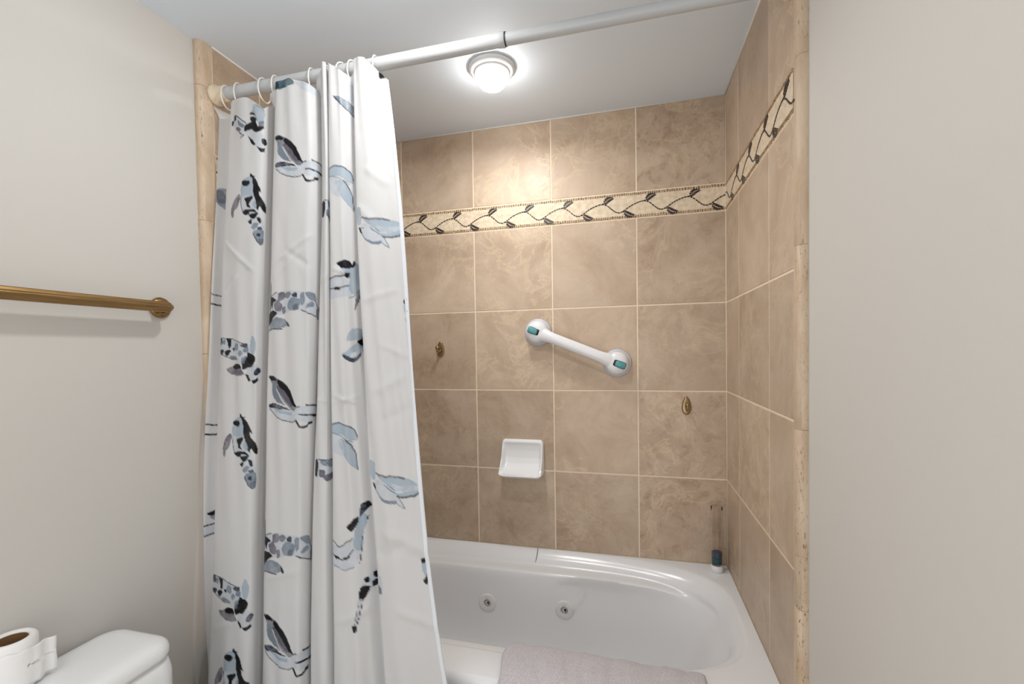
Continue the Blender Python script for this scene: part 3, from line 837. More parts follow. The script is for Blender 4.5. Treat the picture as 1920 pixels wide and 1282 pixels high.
CURTAIN = [
  [[-1.558,-0.699,0.875],[-1.558,-0.726,0.528],[-1.558,-0.758,0.206],[-1.558,-0.785,-0.122],[-1.558,-0.793,-0.449],[-1.558,-0.79,-0.804]],
  [[-1.515,-0.692,0.872],[-1.536,-0.707,0.531],[-1.543,-0.725,0.206],[-1.538,-0.752,-0.129],[-1.535,-0.78,-0.453],[-1.533,-0.81,-0.785]],
  [[-1.478,-0.734,0.847],[-1.498,-0.749,0.518],[-1.503,-0.767,0.205],[-1.498,-0.794,-0.117],[-1.493,-0.822,-0.429],[-1.489,-0.852,-0.747]],
  [[-1.412,-0.746,0.832],[-1.426,-0.761,0.509],[-1.431,-0.779,0.203],[-1.424,-0.806,-0.111],[-1.418,-0.834,-0.415],[-1.41,-0.864,-0.724]],
  [[-1.363,-0.738,0.829],[-1.372,-0.753,0.507],[-1.377,-0.771,0.202],[-1.37,-0.798,-0.111],[-1.362,-0.826,-0.413],[-1.352,-0.856,-0.72]],
  [[-1.36,-0.708,0.843],[-1.367,-0.723,0.514],[-1.372,-0.741,0.202],[-1.366,-0.768,-0.118],[-1.358,-0.796,-0.427],[-1.346,-0.826,-0.741]],
  [[-1.365,-0.682,0.856],[-1.371,-0.697,0.52],[-1.376,-0.715,0.203],[-1.37,-0.742,-0.124],[-1.362,-0.77,-0.439],[-1.35,-0.8,-0.76]],
  [[-1.321,-0.738,0.823],[-1.326,-0.753,0.503],[-1.331,-0.771,0.201],[-1.324,-0.798,-0.109],[-1.315,-0.826,-0.408],[-1.302,-0.856,-0.711]],
  [[-1.265,-0.749,0.81],[-1.267,-0.764,0.496],[-1.271,-0.782,0.2],[-1.267,-0.809,-0.104],[-1.257,-0.837,-0.397],[-1.245,-0.867,-0.693]],
  [[-1.206,-0.746,0.803],[-1.204,-0.761,0.492],[-1.209,-0.779,0.199],[-1.208,-0.806,-0.102],[-1.198,-0.834,-0.392],[-1.188,-0.864,-0.686]],
  [[-1.19,-0.72,0.813],[-1.186,-0.735,0.497],[-1.191,-0.753,0.199],[-1.193,-0.78,-0.107],[-1.184,-0.808,-0.403],[-1.174,-0.838,-0.702]],
  [[-1.201,-0.686,0.831],[-1.197,-0.701,0.506],[-1.203,-0.719,0.199],[-1.207,-0.746,-0.116],[-1.197,-0.774,-0.42],[-1.189,-0.804,-0.73]],
  [[-1.164,-0.742,0.799],[-1.16,-0.757,0.489],[-1.165,-0.775,0.198],[-1.167,-0.802,-0.101],[-1.157,-0.83,-0.389],[-1.147,-0.86,-0.681]],
  [[-1.142,-0.752,0.791],[-1.136,-0.767,0.485],[-1.134,-0.785,0.197],[-1.125,-0.812,-0.097],[-1.112,-0.84,-0.38],[-1.097,-0.87,-0.665]],
  [[-1.152,-0.724,0.806],[-1.145,-0.739,0.492],[-1.136,-0.757,0.198],[-1.121,-0.784,-0.103],[-1.105,-0.812,-0.392],[-1.087,-0.842,-0.684]],
  [[-1.136,-0.748,0.792],[-1.129,-0.763,0.485],[-1.121,-0.781,0.197],[-1.106,-0.808,-0.097],[-1.09,-0.836,-0.38],[-1.073,-0.866,-0.664]],
  [[-1.101,-0.752,0.786],[-1.092,-0.767,0.481],[-1.079,-0.785,0.196],[-1.06,-0.812,-0.095],[-1.036,-0.84,-0.372],[-1.012,-0.87,-0.651]],
  [[-1.085,-0.734,0.792],[-1.075,-0.749,0.484],[-1.058,-0.767,0.196],[-1.035,-0.794,-0.098],[-1.003,-0.822,-0.377],[-0.974,-0.852,-0.657]],
  [[-1.077,-0.71,0.802],[-1.065,-0.725,0.489],[-1.045,-0.743,0.196],[-1.018,-0.77,-0.102],[-0.98,-0.798,-0.386],[-0.947,-0.828,-0.67]],
  [[-1.058,-0.746,0.782],[-1.046,-0.761,0.479],[-1.027,-0.779,0.195],[-1.0,-0.806,-0.093],[-0.964,-0.834,-0.367],[-0.932,-0.864,-0.641]],
  [[-1.018,-0.754,0.773],[-1.0,-0.769,0.474],[-0.979,-0.787,0.194],[-0.953,-0.814,-0.09],[-0.916,-0.842,-0.358],[-0.878,-0.872,-0.626]],
  [[-0.979,-0.744,0.772],[-0.953,-0.759,0.472],[-0.93,-0.777,0.193],[-0.903,-0.804,-0.09],[-0.865,-0.832,-0.358],[-0.819,-0.862,-0.623]],
  [[-0.949,-0.738,0.771],[-0.917,-0.753,0.471],[-0.892,-0.771,0.192],[-0.864,-0.798,-0.089],[-0.826,-0.826,-0.356],[-0.775,-0.856,-0.62]],
]

# ------------------------------------------------------------------ shower curtain (one printed sheet, folded)
def build_curtain():
    N = np.array(CURTAIN)                       # node, level, (x, y, z)
    nn = len(N)
    z_lo, z_hi = -0.70, 0.80
    def node_xy(z):                             # z: (rows, cols-of-nodes)
        X = np.zeros_like(z); Y = np.zeros_like(z)
        for k in range(nn):
            zz = N[k, :, 2]
            px = np.polyfit(zz, N[k, :, 0], 3); py = np.polyfit(zz, N[k, :, 1], 3)
            zc = np.clip(z[:, k], z_lo, z_hi)
            for P_, A in ((px, X), (py, Y)):
                A[:, k] = np.polyval(P_, zc) + np.polyval(np.polyder(P_), zc) * (z[:, k] - zc)
        return X, Y
    # columns: more of them where the sheet is longer
    mid = N[:, 2, :2]; ln = np.linalg.norm(np.diff(mid, axis=0), axis=1)
    params = []
    for k in range(nn - 1):
        c = max(6, int(round(ln[k] / 0.0026))); params += [k + i / c for i in range(c)]
    params.append(nn - 1.0); params = np.array(params); nc = len(params)
    # top edge height at each node
    zt_n = np.interp(np.arange(nn), [0, 1, 2, 3, 4, 5, 6, 7, 8, 9, 10, 11, 12, 13, 14, 15, 16, 17, 18, 19, 20, 21, 22],
        [0.915, 0.892, 0.912, 0.905, 0.868, 0.893, 0.906, 0.936, 0.934, 0.912, 0.900, 0.905, 0.962, 0.957, 0.935, 0.957, 0.930, 0.921, 0.921, 0.957, 0.948, 0.915, 0.886])
    zt = np.interp(params, np.arange(nn), zt_n)
    ker = np.hanning(9); ker /= ker.sum(); zt = np.convolve(np.pad(zt, 4, mode='edge'), ker, mode='valid')
    nr = 800
    t = np.linspace(0, 1, nr)[:, None]
    zbot = -1.20
    Z = zt[None, :] + (zbot - zt[None, :]) * t
    # Catmull-Rom across nodes on every row
    i0 = np.clip(params.astype(int), 0, nn - 2); f = params - i0
    znode = zt_n[None, :] + (zbot - zt_n[None, :]) * t
    # evaluate every node on the column's own height for an undistorted sheet
    X = np.zeros((nr, nc)); Y = np.zeros((nr, nc))
    coef = [(np.polyfit(N[k, :, 2], N[k, :, 0], 3), np.polyfit(N[k, :, 2], N[k, :, 1], 3)) for k in range(nn)]
    def ev(P_, z):
        zc = np.clip(z, z_lo, z_hi)
        return np.polyval(P_, zc) + np.polyval(np.polyder(P_), zc) * (z - zc)
    for j in range(nc):
        k = i0[j]; ft = f[j]; z = Z[:, j]
        ks = [max(k - 1, 0), k, k + 1, min(k + 2, nn - 1)]
        for c, A in ((0, X), (1, Y)):
            p0, p1, p2, p3 = [ev(coef[q][c], z) for q in ks]
            tau = 0.42
            m1, m2 = tau * (p2 - p0), tau * (p3 - p1)
            A[:, j] = (2 * ft ** 3 - 3 * ft ** 2 + 1) * p1 + (ft ** 3 - 2 * ft ** 2 + ft) * m1 + (-2 * ft ** 3 + 3 * ft ** 2) * p2 + (ft ** 3 - ft ** 2) * m2
    # header hangs in front of the rod
    k = np.clip((Z - 0.885) / 0.045, 0, 1); k = k * k * (3 - 2 * k)
    lim = -0.7245
    Y = np.where(Y > lim, Y + (lim - Y) * k, Y)
    # arc length along every row
    arc = np.zeros((nr, nc)); arc[:, 1:] = np.cumsum(np.hypot(np.diff(X, axis=1), np.diff(Y, axis=1)), axis=1)
    # soft handling creases, raised out of the sheet (towards -Y)
    def crease(xa, za, xb, zb, node, amp, w):
        a0 = arc[:, np.searchsorted(params, node)][:, None]
        u = arc - a0; L2 = (xb - xa) ** 2 + (zb - za) ** 2
        s = ((u - xa) * (xb - xa) + (Z - za) * (zb - za)) / L2
        d = np.hypot(u - xa - np.clip(s, 0, 1) * (xb - xa), Z - za - np.clip(s, 0, 1) * (zb - za))
        env = np.clip(np.minimum(s, 1 - s) * 5, 0, 1)
        return amp * np.exp(-(d / w) ** 2) * env
    D = np.zeros_like(X)
    for c in [(0.00, .50, .13, .395, 2, .0035, .007), (.00, .33, .07, .40, 2, .0025, .008), (0.02, .42, .15, .50, 7, .0035, .008), (0.0, .36, .12, .46, 7, .0028, .007), (.05, .46, .14, .40, 7, -.0025, .009),
              (0.0, .395, .07, .375, 15, .003, .007), (.0, .365, .06, .39, 15, .0025, .008), (0.0, .055, .09, .03, 15, .003, .006), (0., .035, .10, .055, 15, .0025, .006), (.0, .30, .12, .33, 19, .003, .010), (.02, .06, .13, .11, 19, .0035, .012), (0.03, -.02, .14, .03, 19, -.003, .012),
              (.02, -.28, .16, -.33, 19, .005, .016), (.0, -.345, .10, -.30, 19, -.004, .014), (.04, -.46, .17, -.50, 19, .003, .012), (.05, .19, .14, .15, 19, .0035, .010), (0.0, -.52, .12, -.47, 15, .003, .01), (.0, .56, .06, .50, 19, .003, .012), (.03, .66, .10, .60, 19, .003, .012),
              (.0, .045, .05, .035, 12, .0015, .005), (0., .36, .04, .38, 12, .002, .006), (.0, -.44, .14, -.40, 7, .002, .010), (.0, -.60, .10, -.56, 2, .002, .010)]:
        D += crease(*c)
    Y = Y - D
    # slow ripple so the panels are not ruled surfaces
    Y += 0.0022 * np.sin(9 * Z + 7 * params[None, :]) * np.sin(3.1 * Z + 1.3)
    # ---- printed motifs, evaluated in fabric coordinates (distance along the cloth, height)
    base = np.array([0.70, 0.705, 0.715])
    col = np.tile(base, (nr, nc, 1))
    INK = np.array([srgb(12, 10, 16)[:3], srgb(34, 42, 62)[:3], srgb(92, 86, 102)[:3], srgb(96, 103, 115)[:3], srgb(114, 130, 146)[:3], srgb(156, 176, 192)[:3], srgb(226, 228, 230)[:3], srgb(194, 202, 213)[:3], srgb(44, 86, 100)[:3]])
    OP = [1.0, 0.95, 0.86, 0.82, 0.88, 0.85, 0.9, 0.75, 0.94]
    def smooth_noise(scale, seed):
        r = np.random.default_rng(seed)
        gz = int(2.3 / scale) + 3; gx = int(1.6 / scale) + 3
        g = r.random((gz, gx))
        fz = (Z.max() + 0.02 - Z) / scale; fx = np.clip(arc / scale, 0, gx - 2.001)
        iz = fz.astype(int); ix = fx.astype(int); dz = fz - iz; dx = fx - ix
        dz = dz * dz * (3 - 2 * dz); dx = dx * dx * (3 - 2 * dx)
        return (g[iz, ix] * (1 - dx) + g[iz, ix + 1] * dx) * (1 - dz) + (g[iz + 1, ix] * (1 - dx) + g[iz + 1, ix + 1] * dx) * dz
    wash = 0.6 * smooth_noise(0.016, 1) + 0.4 * smooth_noise(0.006, 2)
    wob1 = smooth_noise(0.009, 3) - 0.5; wob2 = smooth_noise(0.009, 4) - 0.5
    def seg_dist(u, w, a, b_):
        d = b_ - a; s = np.clip(((u - a[0]) * d[0] + (w - a[1]) * d[1]) / max(d @ d, 1e-12), 0, 1)
        return np.hypot(u - a[0] - s * d[0], w - a[1] - s * d[1])
    def spline(p, closed):
        n = len(p); out = []
        for i in range(n if closed else n - 1):
            if closed: q = [p[(i - 1) % n], p[i], p[(i + 1) % n], p[(i + 2) % n]]
            else: q = [p[max(i - 1, 0)], p[i], p[i + 1], p[min(i + 2, n - 1)]]
            for s in (0, 1 / 3, 2 / 3):
                h = 0.35
                m1, m2 = h * (q[2] - q[0]), h * (q[3] - q[1])
                out.append((2 * s ** 3 - 3 * s ** 2 + 1) * q[1] + (s ** 3 - 2 * s ** 2 + s) * m1 + (-2 * s ** 3 + 3 * s ** 2) * q[2] + (s ** 3 - s ** 2) * m2)
        if not closed: out.append(p[-1])
        return np.array(out)
    px = 0.0013
    for name, z0 in PLACED:
        node, items = MOTIFS[name]
        cj = int(np.searchsorted(params, node))
        allp = np.concatenate([np.array(it[3]).reshape(-1, 2) for it in items]) / 10000.0
        lo, hi = allp.min(0) - 0.006, allp.max(0) + 0.006
        rmask = np.where(((Z.min(1) - z0) < hi[1]) & ((Z.max(1) - z0) > lo[1]))[0]
        if len(rmask) == 0: continue
        r0, r1 = rmask[0], rmask[-1] + 1
        U = arc[r0:r1] - arc[r0:r1, cj:cj + 1]; W = Z[r0:r1] - z0
        cm = np.where(((U < hi[0]) & (U > lo[0])).any(0))[0]
        if len(cm) == 0: continue
        c0, c1 = cm[0], cm[-1] + 1
        U = U[:, c0:c1] + wob1[r0:r1, c0:c1] * 0.0022; W = W[:, c0:c1] + wob2[r0:r1, c0:c1] * 0.0022
        ws = wash[r0:r1, c0:c1]; tgt = col[r0:r1, c0:c1]
        for kind, ink, wd_, raw in items:
            p = spline(np.array(raw).reshape(-1, 2) / 10000.0, kind == 'p')
            dist = np.full(U.shape, 1e9)
            n = len(p); m = n if kind == 'p' else n - 1
            ins = np.zeros(U.shape, bool)
            for i in range(m):
                a, b_ = p[i], p[(i + 1) % n]
                dist = np.minimum(dist, seg_dist(U, W, a, b_))
                if kind == 'p' and a[1] != b_[1]:
                    cr = ((a[1] > W) != (b_[1] > W)) & (U < (b_[0] - a[0]) * (W - a[1]) / (b_[1] - a[1]) + a[0])
                    ins ^= cr
            if kind == 'p':
                sd = np.where(ins, dist, -dist)
                al = np.clip(0.5 + sd / px, 0, 1)
                edge = np.exp(-np.clip(sd, 0, None) / 0.0016)
                if ink in (0,): dens = OP[ink] * (0.96 + 0.06 * ws)
                else: dens = OP[ink] * (0.60 + 0.60 * ws + 0.30 * edge)
            else:
                sd = wd_ * 0.001 - dist
                al = np.clip(0.5 + sd / px, 0, 1); dens = OP[ink] * (0.8 + 0.3 * ws)
            al = (al * np.clip(dens, 0, 1))[..., None]
            c = INK[ink][None, None, :] * (0.82 + 0.36 * ws[..., None])
            tgt[:] = tgt * (1 - al) + np.clip(c, 0, 0.92) * al
    verts = np.stack([X, Y, Z], -1).reshape(-1, 3)
    idx = np.arange(nr * nc).reshape(nr, nc)
    faces = np.stack([idx[:-1, :-1], idx[1:, :-1], idx[1:, 1:], idx[:-1, 1:]], -1).reshape(-1, 4)
    me = bpy.data.meshes.new('shower_curtain')
    me.vertices.add(len(verts)); me.vertices.foreach_set('co', verts.astype(np.float32).ravel())
    me.loops.add(faces.size); me.loops.foreach_set('vertex_index', faces.astype(np.int32).ravel())
    me.polygons.add(len(faces)); me.polygons.foreach_set('loop_start', np.arange(0, faces.size, 4, dtype=np.int32))
    me.update(calc_edges=True)
    at = me.attributes.new('print', 'FLOAT_COLOR', 'POINT')
    at.data.foreach_set('color', np.concatenate([col.reshape(-1, 3), np.ones((nr * nc, 1))], 1).astype(np.float32).ravel())
    me.validate()
    return me, X, Y, Z
me, CX_, CY_, CZ_ = build_curtain()
curtain = link('shower_curtain', me, M_CURT)
tag(curtain, 'white fabric shower curtain printed with blue grey watercolour animals, gathered left', 'curtain')
# folded hem along the free edge
bm = bmesh.new()
rings = []
for i in range(0, CX_.shape[0], 4):
    a = Vector((CX_[i, -1], CY_[i, -1], CZ_[i, -1])); b_ = Vector((CX_[i, -6], CY_[i, -6], CZ_[i, -6]))
    d = (a - b_); d.z = 0; d.normalize(); n = Vector((d.y, -d.x, 0));
    if n.y > 0: n = -n
    pk = 0.0007 * math.sin(i * 0.55)
    prof = []
    for s, h in ((-0.010, 0.0002), (-0.0085, 0.0013), (-0.004, 0.0016 + pk), (0.0, 0.0013), (0.0012, 0.0), (0.0, -0.0012), (-0.005, -0.0012), (-0.010, -0.0006)):
        prof.append(a + d * s + n * h)
    rings.append(prof)
loft(bm, rings, (True, True))
obj('side_hem', bm, M_HEM, curtain)

# ------------------------------------------------------------------ lamp in the alcove ceiling
lampo = thing('ceiling_light', 'round lit ceiling lamp with frosted dome above the bathtub', 'lamp', (-0.78, -0.375, ZC))
lx, ly = -0.780, -0.385
bm = bmesh.new(); add_lathe(bm, [(0.0, -0.001), (0.074, -0.001), (0.076, -0.006), (0.073, -0.012), (0.066, -0.017), (0.060, -0.018), (0.058, -0.022), (0.052, -0.026), (0.049, -0.026)], (lx, ly, ZC), (0, 0, 1), 56)
obj('trim_ring', bm, M_TRIMW, lampo, auto=50)
bm = bmesh.new(); add_lathe(bm, [(0.0485, -0.022), (0.0485, -0.034), (0.047, -0.046), (0.043, -0.056), (0.036, -0.063), (0.025, -0.068), (0.012, -0.070), (0, -0.0705)], (lx, ly, ZC), (0, 0, 1), 48)
obj('glass_dome', bm, M_DOME, lampo)
lamp('alcove_bulb', 'AREA', (lx, ly, ZC - 0.074), 4.2, 0.085, (1, 0.985, 0.96), (lx, ly, -1))

# ------------------------------------------------------------------ grab bar with suction cups
ga, gb = Vector((-0.714, 0, 0.2385)), Vector((-0.398, 0, 0.1095))
gd = (gb - ga).normalized(); gn = Vector((0, -1, 0)); gw = gd.cross(gn)
grab = thing('grab_bar', 'white slanted suction grab bar with teal levers on the tiled wall', 'grab bar', (ga + gb) / 2)
for c in (ga, gb):
    bm = bmesh.new(); add_lathe(bm, [(0, 0.0005), (0.054, 0.0005), (0.0558, 0.004), (0.0548, 0.009), (0.051, 0.013), (0.045, 0.015), (0.03, 0.015)], c, gn, 44)
    obj('suction_cup', bm, M_RUB, grab, auto=60)
bm = bmesh.new()
for c, s in ((ga, 1), (gb, -1)):
    add_lathe(bm, [(0.044, 0.012), (0.0455, 0.017), (0.0450, 0.026), (0.0425, 0.036), (0.037, 0.044), (0.028, 0.049), (0.014, 0.0515), (0, 0.052)], c, gn, 44)
L_ = (gb - ga).length
rings = []
for k in range(33):
    f_ = k / 32; s = 0.008 + (L_ - 0.016) * f_
    e = min(s, L_ - s)
    up = max(0.0, 1 - e / 0.085)
    wr = 0.0215 + 0.018 * up ** 2.2
    hc = 0.040 - 0.012 * up ** 1.5; hr = 0.0155 + 0.004 * up
    rings.append([ga + gd * s + gn * (hc + hr * math.sin(2 * PI * q / 28)) + gw * (wr * math.cos(2 * PI * q / 28)) for q in range(28)])
loft(bm, rings, (True, True))
obj('handle', bm, M_PLAST, grab, auto=50)
for c, s in ((ga, -1), (gb, 1)):
    o_ = c + gd * (0.011 * s)
    bm = bmesh.new()
    for (h0, h1, du, dw, sh, m) in ((0.044, 0.0530, 0.0245, 0.0135, 0.0, 1), (0.047, 0.0575, 0.0200, 0.0115, 0.0035 * s, 0)):
        vsn = []
        for hh, ins in ((h0, 0), (h1 - 0.002, 0), (h1, 0.0018)):
            r_ = []
            for q in range(24):
                t = 2 * PI * q / 24
                cu, cw = math.copysign(abs(math.cos(t)) ** 0.4, math.cos(t)), math.copysign(abs(math.sin(t)) ** 0.4, math.sin(t))
                r_.append(o_ + gd * (sh + (du - ins) * cu) + gw * ((dw - ins) * cw) + gn * hh)
            vsn.append(r_)
        loft(bm, vsn, (True, True), mat=m)
    for f in bm.faces:
        if len(f.verts) > 4: f.material_index = 0 if f.calc_center_median().y < -0.0555 else 1
    obj('release_lever', bm, [M_TEAL, M_DARK], grab, auto=50)['label'] = 'teal lever'

# ------------------------------------------------------------------ robe hooks
def hook(x, z, h, label):
    t = thing('wall_hook', label, 'hook', (x, 0, z), 'brass hooks on the tiled wall')
    bm = bmesh.new(); rings = []
    for d, ins in ((0.0, 0.0), (0.003, 0.0), (0.0055, 0.0025), (0.0062, 0.006)):
        r_ = []
        for q in range(32):
            a = 2 * PI * q / 32; zz = math.sin(a)
            wdt = 0.0165 * (1 - 0.28 * zz)
            r_.append(Vector((x + (wdt - ins) * math.cos(a), -d, z + (h / 2 - ins) * zz)))
        rings.append(r_)
    loft(bm, rings, (True, True)); obj('backplate', bm, M_BRASS2, t, auto=50)
    bm = bmesh.new()
    add_tube(bm, [(x, -0.004, z - 0.002), (x, -0.014, z - 0.010), (x, -0.024, z - 0.016), (x, -0.033, z - 0.014), (x, -0.037, z - 0.005), (x, -0.037, z + 0.004)], [0.0065, 0.0055, 0.005, 0.005, 0.006, 0.0065], 14)
    add_lathe(bm, [(0, -0.008), (0.007, -0.006), (0.009, 0), (0.007, 0.006), (0, 0.008)], (x, -0.037, z + 0.006), (0, 0, 1), 18)
    obj('hook_arm', bm, M_BRASS2, t)
hook(-1.148, 0.176, 0.070, 'aged brass hook on the tiled wall beside the curtain')
hook(-0.142, -0.055, 0.070, 'aged brass hook on the tiled wall near the right corner')

# ------------------------------------------------------------------ ceramic soap dish
def build_soap():
    bm = bmesh.new()
    x0, x1, zt, zb = -0.874, -0.697, -0.206, -0.358
    nu, nv = 40, 44
    vi = np.interp
    G = []
    for j in range(nv + 1):
        v = j / nv; row = []
        for i in range(nu + 1):
            u = -1 + 2 * i / nu
            inner = vi(v, [0, .06, .14, .30, .50, .64, .72, .78, .84, .91, 1], [.010, .018, .013, .010, .011, .017, .028, .052, .073, .078, .052])
            rim = vi(v, [0, .06, .2, .5, .75, .9, 1], [.010, .018, .022, .036, .064, .080, .055])
            k = max(0.0, min(1.0, (abs(u) - 0.78) / 0.14)); k = k * k * (3 - 2 * k)
            d = inner * (1 - k) + rim * k
            e = max(0.0, (abs(u) - 0.93) / 0.07); d *= math.sqrt(max(0.0, 1 - 0.55 * e * e))
            if 0.76 < v < 0.92 and abs(u) < 0.7: d += 0.003 * math.sin(u * PI * 7) ** 2 * (1 - abs(v - .84) / .08)
            wv = 1.0 + 0.05 * v
            cr = 0.012 * max(0, (abs(u) - 0.85) / 0.15) ** 2
            z = zt + (zb - zt) * v
            if v < 0.1: z -= cr
            if v > 0.84: z += 0.022 * max(0, (abs(u) - 0.72) / 0.28) ** 2.2 * (v - 0.84) / 0.16
            row.append(Vector(((x0 + x1) / 2 + (x1 - x0) / 2 * u * wv, -d, z)))
        G.append(row)
    V = [[bm.verts.new(p) for p in r] for r in G]
    for a, b_ in zip(V, V[1:]):
        for i in range(nu): bm.faces.new((a[i], a[i + 1], b_[i + 1], b_[i]))
    per = V[0] + [r[-1] for r in V[1:]] + V[-1][-2::-1] + [r[0] for r in V[-2:0:-1]]
    cx, cz = (x0 + x1) / 2, (zt + zb) / 2
    bk_ = []
    for p in per:
        z = p.co.z if p.co.z > cz else cz + (p.co.z - cz) * 0.86
        bk_.append(bm.verts.new((cx + (p.co.x - cx) * 0.985, 0.0, z)))
    n = len(per)
    for k in range(n): bm.faces.new((per[k], per[(k + 1) % n], bk_[(k + 1) % n], bk_[k]))
    return bm
tag(obj('soap_dish', build_soap(), M_SOAP, auto=50), 'white ceramic soap dish fixed to the tiled back wall', 'soap dish')

# ------------------------------------------------------------------ clear tube bottle on the tub corner
bx, by, bz = -0.046, -0.052, -0.6585
bot = thing('bottle', 'tall clear tube bottle with blue liquid in the bathtub corner', 'bottle', (bx, by, bz))
bm = bmesh.new(); add_lathe(bm, [(0, 0.0), (0.0185, 0.0), (0.0205, 0.003), (0.0215, 0.010), (0.0210, 0.021), (0.0195, 0.024), (0, 0.024)], (bx, by, bz), (0, 0, 1), 36)
obj('base_cap', bm, M_PLAST, bot, auto=50)['label'] = 'white base'
bm = bmesh.new(); add_lathe(bm, [(0.0, 0.0245), (0.0185, 0.0245), (0.0195, 0.028), (0.0195, 0.225), (0.0205, 0.238), (0.0195, 0.239), (0.0180, 0.226), (0.0180, 0.029), (0, 0.029)], (bx, by, bz), (0, 0, 1), 36)
obj('tube', bm, M_GLASS, bot, auto=60)
bm = bmesh.new(); add_lathe(bm, [(0, 0.0295), (0.0176, 0.0295), (0.0176, 0.052), (0, 0.052)], (bx, by, bz), (0, 0, 1), 32)
obj('liquid', bm, M_LIQ, bot, auto=60)['label'] = 'blue liquid'
bm = bmesh.new(); add_lathe(bm, [(0, 0.0525), (0.0176, 0.0525), (0.0176, 0.073), (0, 0.073)], (bx, by, bz), (0, 0, 1), 32)
obj('gel', bm, M_LIQT, bot, auto=60)['label'] = 'dark blue layer'

# ------------------------------------------------------------------ towel bar
bar = thing('towel_bar', 'antique brass towel bar mounted on the painted left wall', 'towel bar', (XP, -1.2, 0.296))
xb = XP + 0.054
bm = bmesh.new()
rings = []
ys = [-1.53, -1.525] + [-1.52 + 0.62 * k / 10 for k in range(11)]
for y in ys + [-0.898, -0.893, -0.888]:
    e = max(0.0, (y + 0.900) / 0.014); r = 0.0135 * math.sqrt(max(0.02, 1 - e * e))
    rings.append([Vector((xb + r * (1 + 0.10 * math.cos(6 * t)) * math.cos(t), y, 0.294 + r * (1 + 0.10 * math.cos(6 * t)) * math.sin(t))) for t in [2 * PI * q / 48 for q in range(48)]])
loft(bm, rings, (True, True)); obj('bar', bm, M_BRASS, bar, auto=60)
for y in (-0.877, -1.50):
    bm = bmesh.new()
    add_lathe(bm, [(0, 0.0005), (0.0275, 0.0005), (0.0285, 0.004), (0.027, 0.008), (0.021, 0.011), (0.0145, 0.013)], (XP, y, 0.296), (1, 0, 0), 36)
    obj('flange', bm, M_BRASS, bar, auto=50)
    bm = bmesh.new(); add_lathe(bm, [(0.0145, 0.011), (0.0115, 0.018), (0.011, 0.036), (0.0118, 0.046), (0.0105, 0.054), (0.006, 0.061), (0, 0.063)], (XP, y - 0.014 if y > -1 else y, 0.2945), (1, 0, 0), 28)
    obj('post', bm, M_BRASS, bar, auto=60)

# ------------------------------------------------------------------ toilet
ZL = -0.486
wc = thing('toilet', 'white porcelain toilet standing against the left wall', 'toilet', (-1.3, -1.25, ZF))
def rrect(x0, x1, y0, y1, r, z, seg=8):
    out = []
    for cx, cy, a0 in ((x1 - r, y1 - r, 0), (x0 + r, y1 - r, 90), (x0 + r, y0 + r, 180), (x1 - r, y0 + r, 270)):
        for k in range(seg + 1):
            a = math.radians(a0 + 90 * k / seg); out.append(Vector((cx + r * math.cos(a), cy + r * math.sin(a), z)))
    return out
lx0, lx1, ly0, ly1 = XP + 0.012, -1.378, -1.50, -1.018
bm = bmesh.new()
def lidring(ins, z, rr_=0.045): return rrect(lx0 + ins, lx1 - ins, ly0 + ins, ly1 - ins, max(0.01, rr_ - ins * 0.5), z)
loft(bm, [lidring(.006, ZL - .040), lidring(.001, ZL - .037), lidring(0, ZL - .030), lidring(0.0, ZL - .020), lidring(.003, ZL - .011), lidring(.009, ZL - .005), lidring(.018, ZL - .0015), lidring(.035, ZL)], (True, True))
obj('tank_lid', bm, M_PORC, wc, auto=60)
bm = bmesh.new()
def tk(ins, z): return rrect(lx0 + .004 + ins, lx1 - .004 - ins, ly0 + .004 + ins, ly1 - .002 - ins, 0.04, z)
loft(bm, [tk(.02, ZL - .40), tk(.006, ZL - .38), tk(-.004, ZL - .12), tk(-.004, ZL - .075), tk(0.0, ZL - .052), tk(0.006, ZL - .0455), tk(0.012, ZL - .044)], (True, True))
obj('tank', bm, M_PORC, wc, auto=60)
cy = (ly0 + ly1) / 2
bm = bmesh.new()
rr = []
for z, x0, x1, w in ((ZF, -1.50, -1.02, .11), (ZF + .03, -1.50, -1.02, .11), (ZF + .12, -1.47, -1.03, .10), (ZF + .25, -1.45, -0.97, .13), (ZF + .35, -1.44, -0.90, .175), (ZF + .385, -1.44, -0.885, .185), (ZF + .39, -1.43, -0.895, .175)):
    rr.append([Vector(((x0 + x1) / 2 + (x1 - x0) / 2 * math.cos(t), cy + w * math.sin(t), z)) for t in [2 * PI * k / 40 for k in range(40)]])
loft(bm, rr, (True, True)); obj('bowl', bm, M_PORC, wc, auto=60)
bm = bmesh.new(); rr = []
for z, g in ((ZF + .391, 0), (ZF + .395, .004), (ZF + .425, .004), (ZF + .432, -.01)):
    rr.append([Vector((-1.155 + (0.265 + g) * math.cos(t), cy + (.188 + g) * math.sin(t), z)) for t in [2 * PI * k / 40 for k in range(40)]])
loft(bm, rr, (True, True)); obj('seat_cover', bm, M_PORC, wc, auto=60)

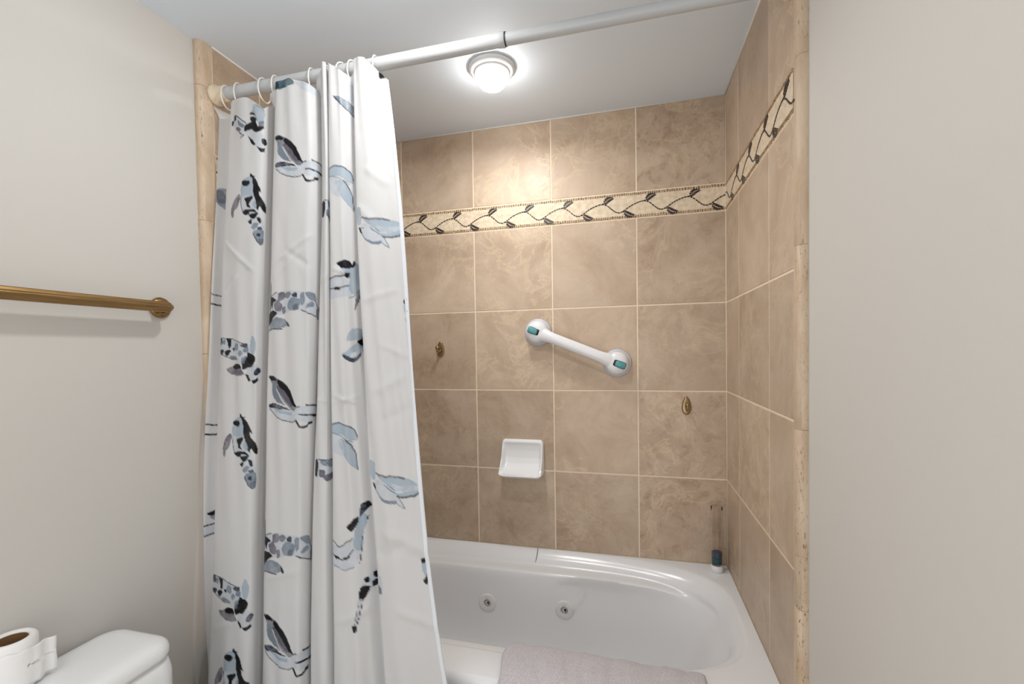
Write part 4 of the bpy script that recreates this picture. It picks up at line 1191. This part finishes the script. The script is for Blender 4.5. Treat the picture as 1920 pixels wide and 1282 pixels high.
# ------------------------------------------------------------------ toilet paper roll standing on the tank lid
px_, py_, pz_, pr_, ph_ = -1.538, -1.229, ZL + 0.0005, 0.0385, 0.099
roll = thing('toilet_paper_roll', 'white toilet paper roll standing upright on the toilet tank lid', 'toilet paper', (px_, py_, pz_))
bm = bmesh.new()
add_lathe(bm, [(0.0250, 0.001), (pr_ - 0.004, 0.0), (pr_, 0.004), (pr_, ph_ - 0.006), (pr_ - 0.003, ph_ - 0.0015), (pr_ - 0.005, ph_), (0.0275, ph_ - 0.001), (0.0250, ph_ - 0.004), (0.0250, 0.001)], (px_, py_, pz_), (0, 0, 1), 56)
obj('paper', bm, M_PAPER, roll, auto=60)
bm = bmesh.new(); add_lathe(bm, [(0.0248, 0.002), (0.0248, ph_ - 0.004), (0.0238, ph_ - 0.004), (0.0238, 0.002), (0.0248, 0.002)], (px_, py_, pz_), (0, 0, 1), 40)
obj('cardboard_core', bm, M_CARD, roll, auto=60)['label'] = 'brown cardboard core'
bm = bmesh.new(); rows_ = []
for k in range(26):
    f_ = k / 25
    a = math.radians(-75 + 95 * min(f_, 0.70) / 0.70)
    r = pr_ + 0.0024
    base = Vector((px_ + r * math.cos(a), py_ + r * math.sin(a), 0))
    if f_ > 0.70:
        tdir = Vector((-math.sin(a), math.cos(a), 0)); s = (f_ - 0.70) / 0.30
        base += tdir * 0.036 * s + Vector((math.cos(a), math.sin(a), 0)) * 0.010 * s * s
        base += Vector((math.cos(a), math.sin(a), 0)) * (0.0030 * math.sin(s * 6.5))
    row = []
    for q in range(15):
        g = q / 14
        zz = pz_ + 0.006 + (ph_ - 0.020) * g - (0.006 * f_ if g > 0.5 else -0.002) + 0.0015 * math.sin(k * 0.9 + q)
        w = 0.0008 * math.sin(q * 0.6 + k * 0.5) if f_ > 0.7 else 0.0
        row.append(base + Vector((math.cos(a), math.sin(a), 0)) * w + Vector((0, 0, zz)))
    rows_.append(row)
loft(bm, rows_, cyc=False)
bm.faces.ensure_lookup_table()
o = obj('loose_sheet', bm, M_PAPER, roll)
sm = o.modifiers.new('thickness', 'SOLIDIFY'); sm.thickness = 0.0008
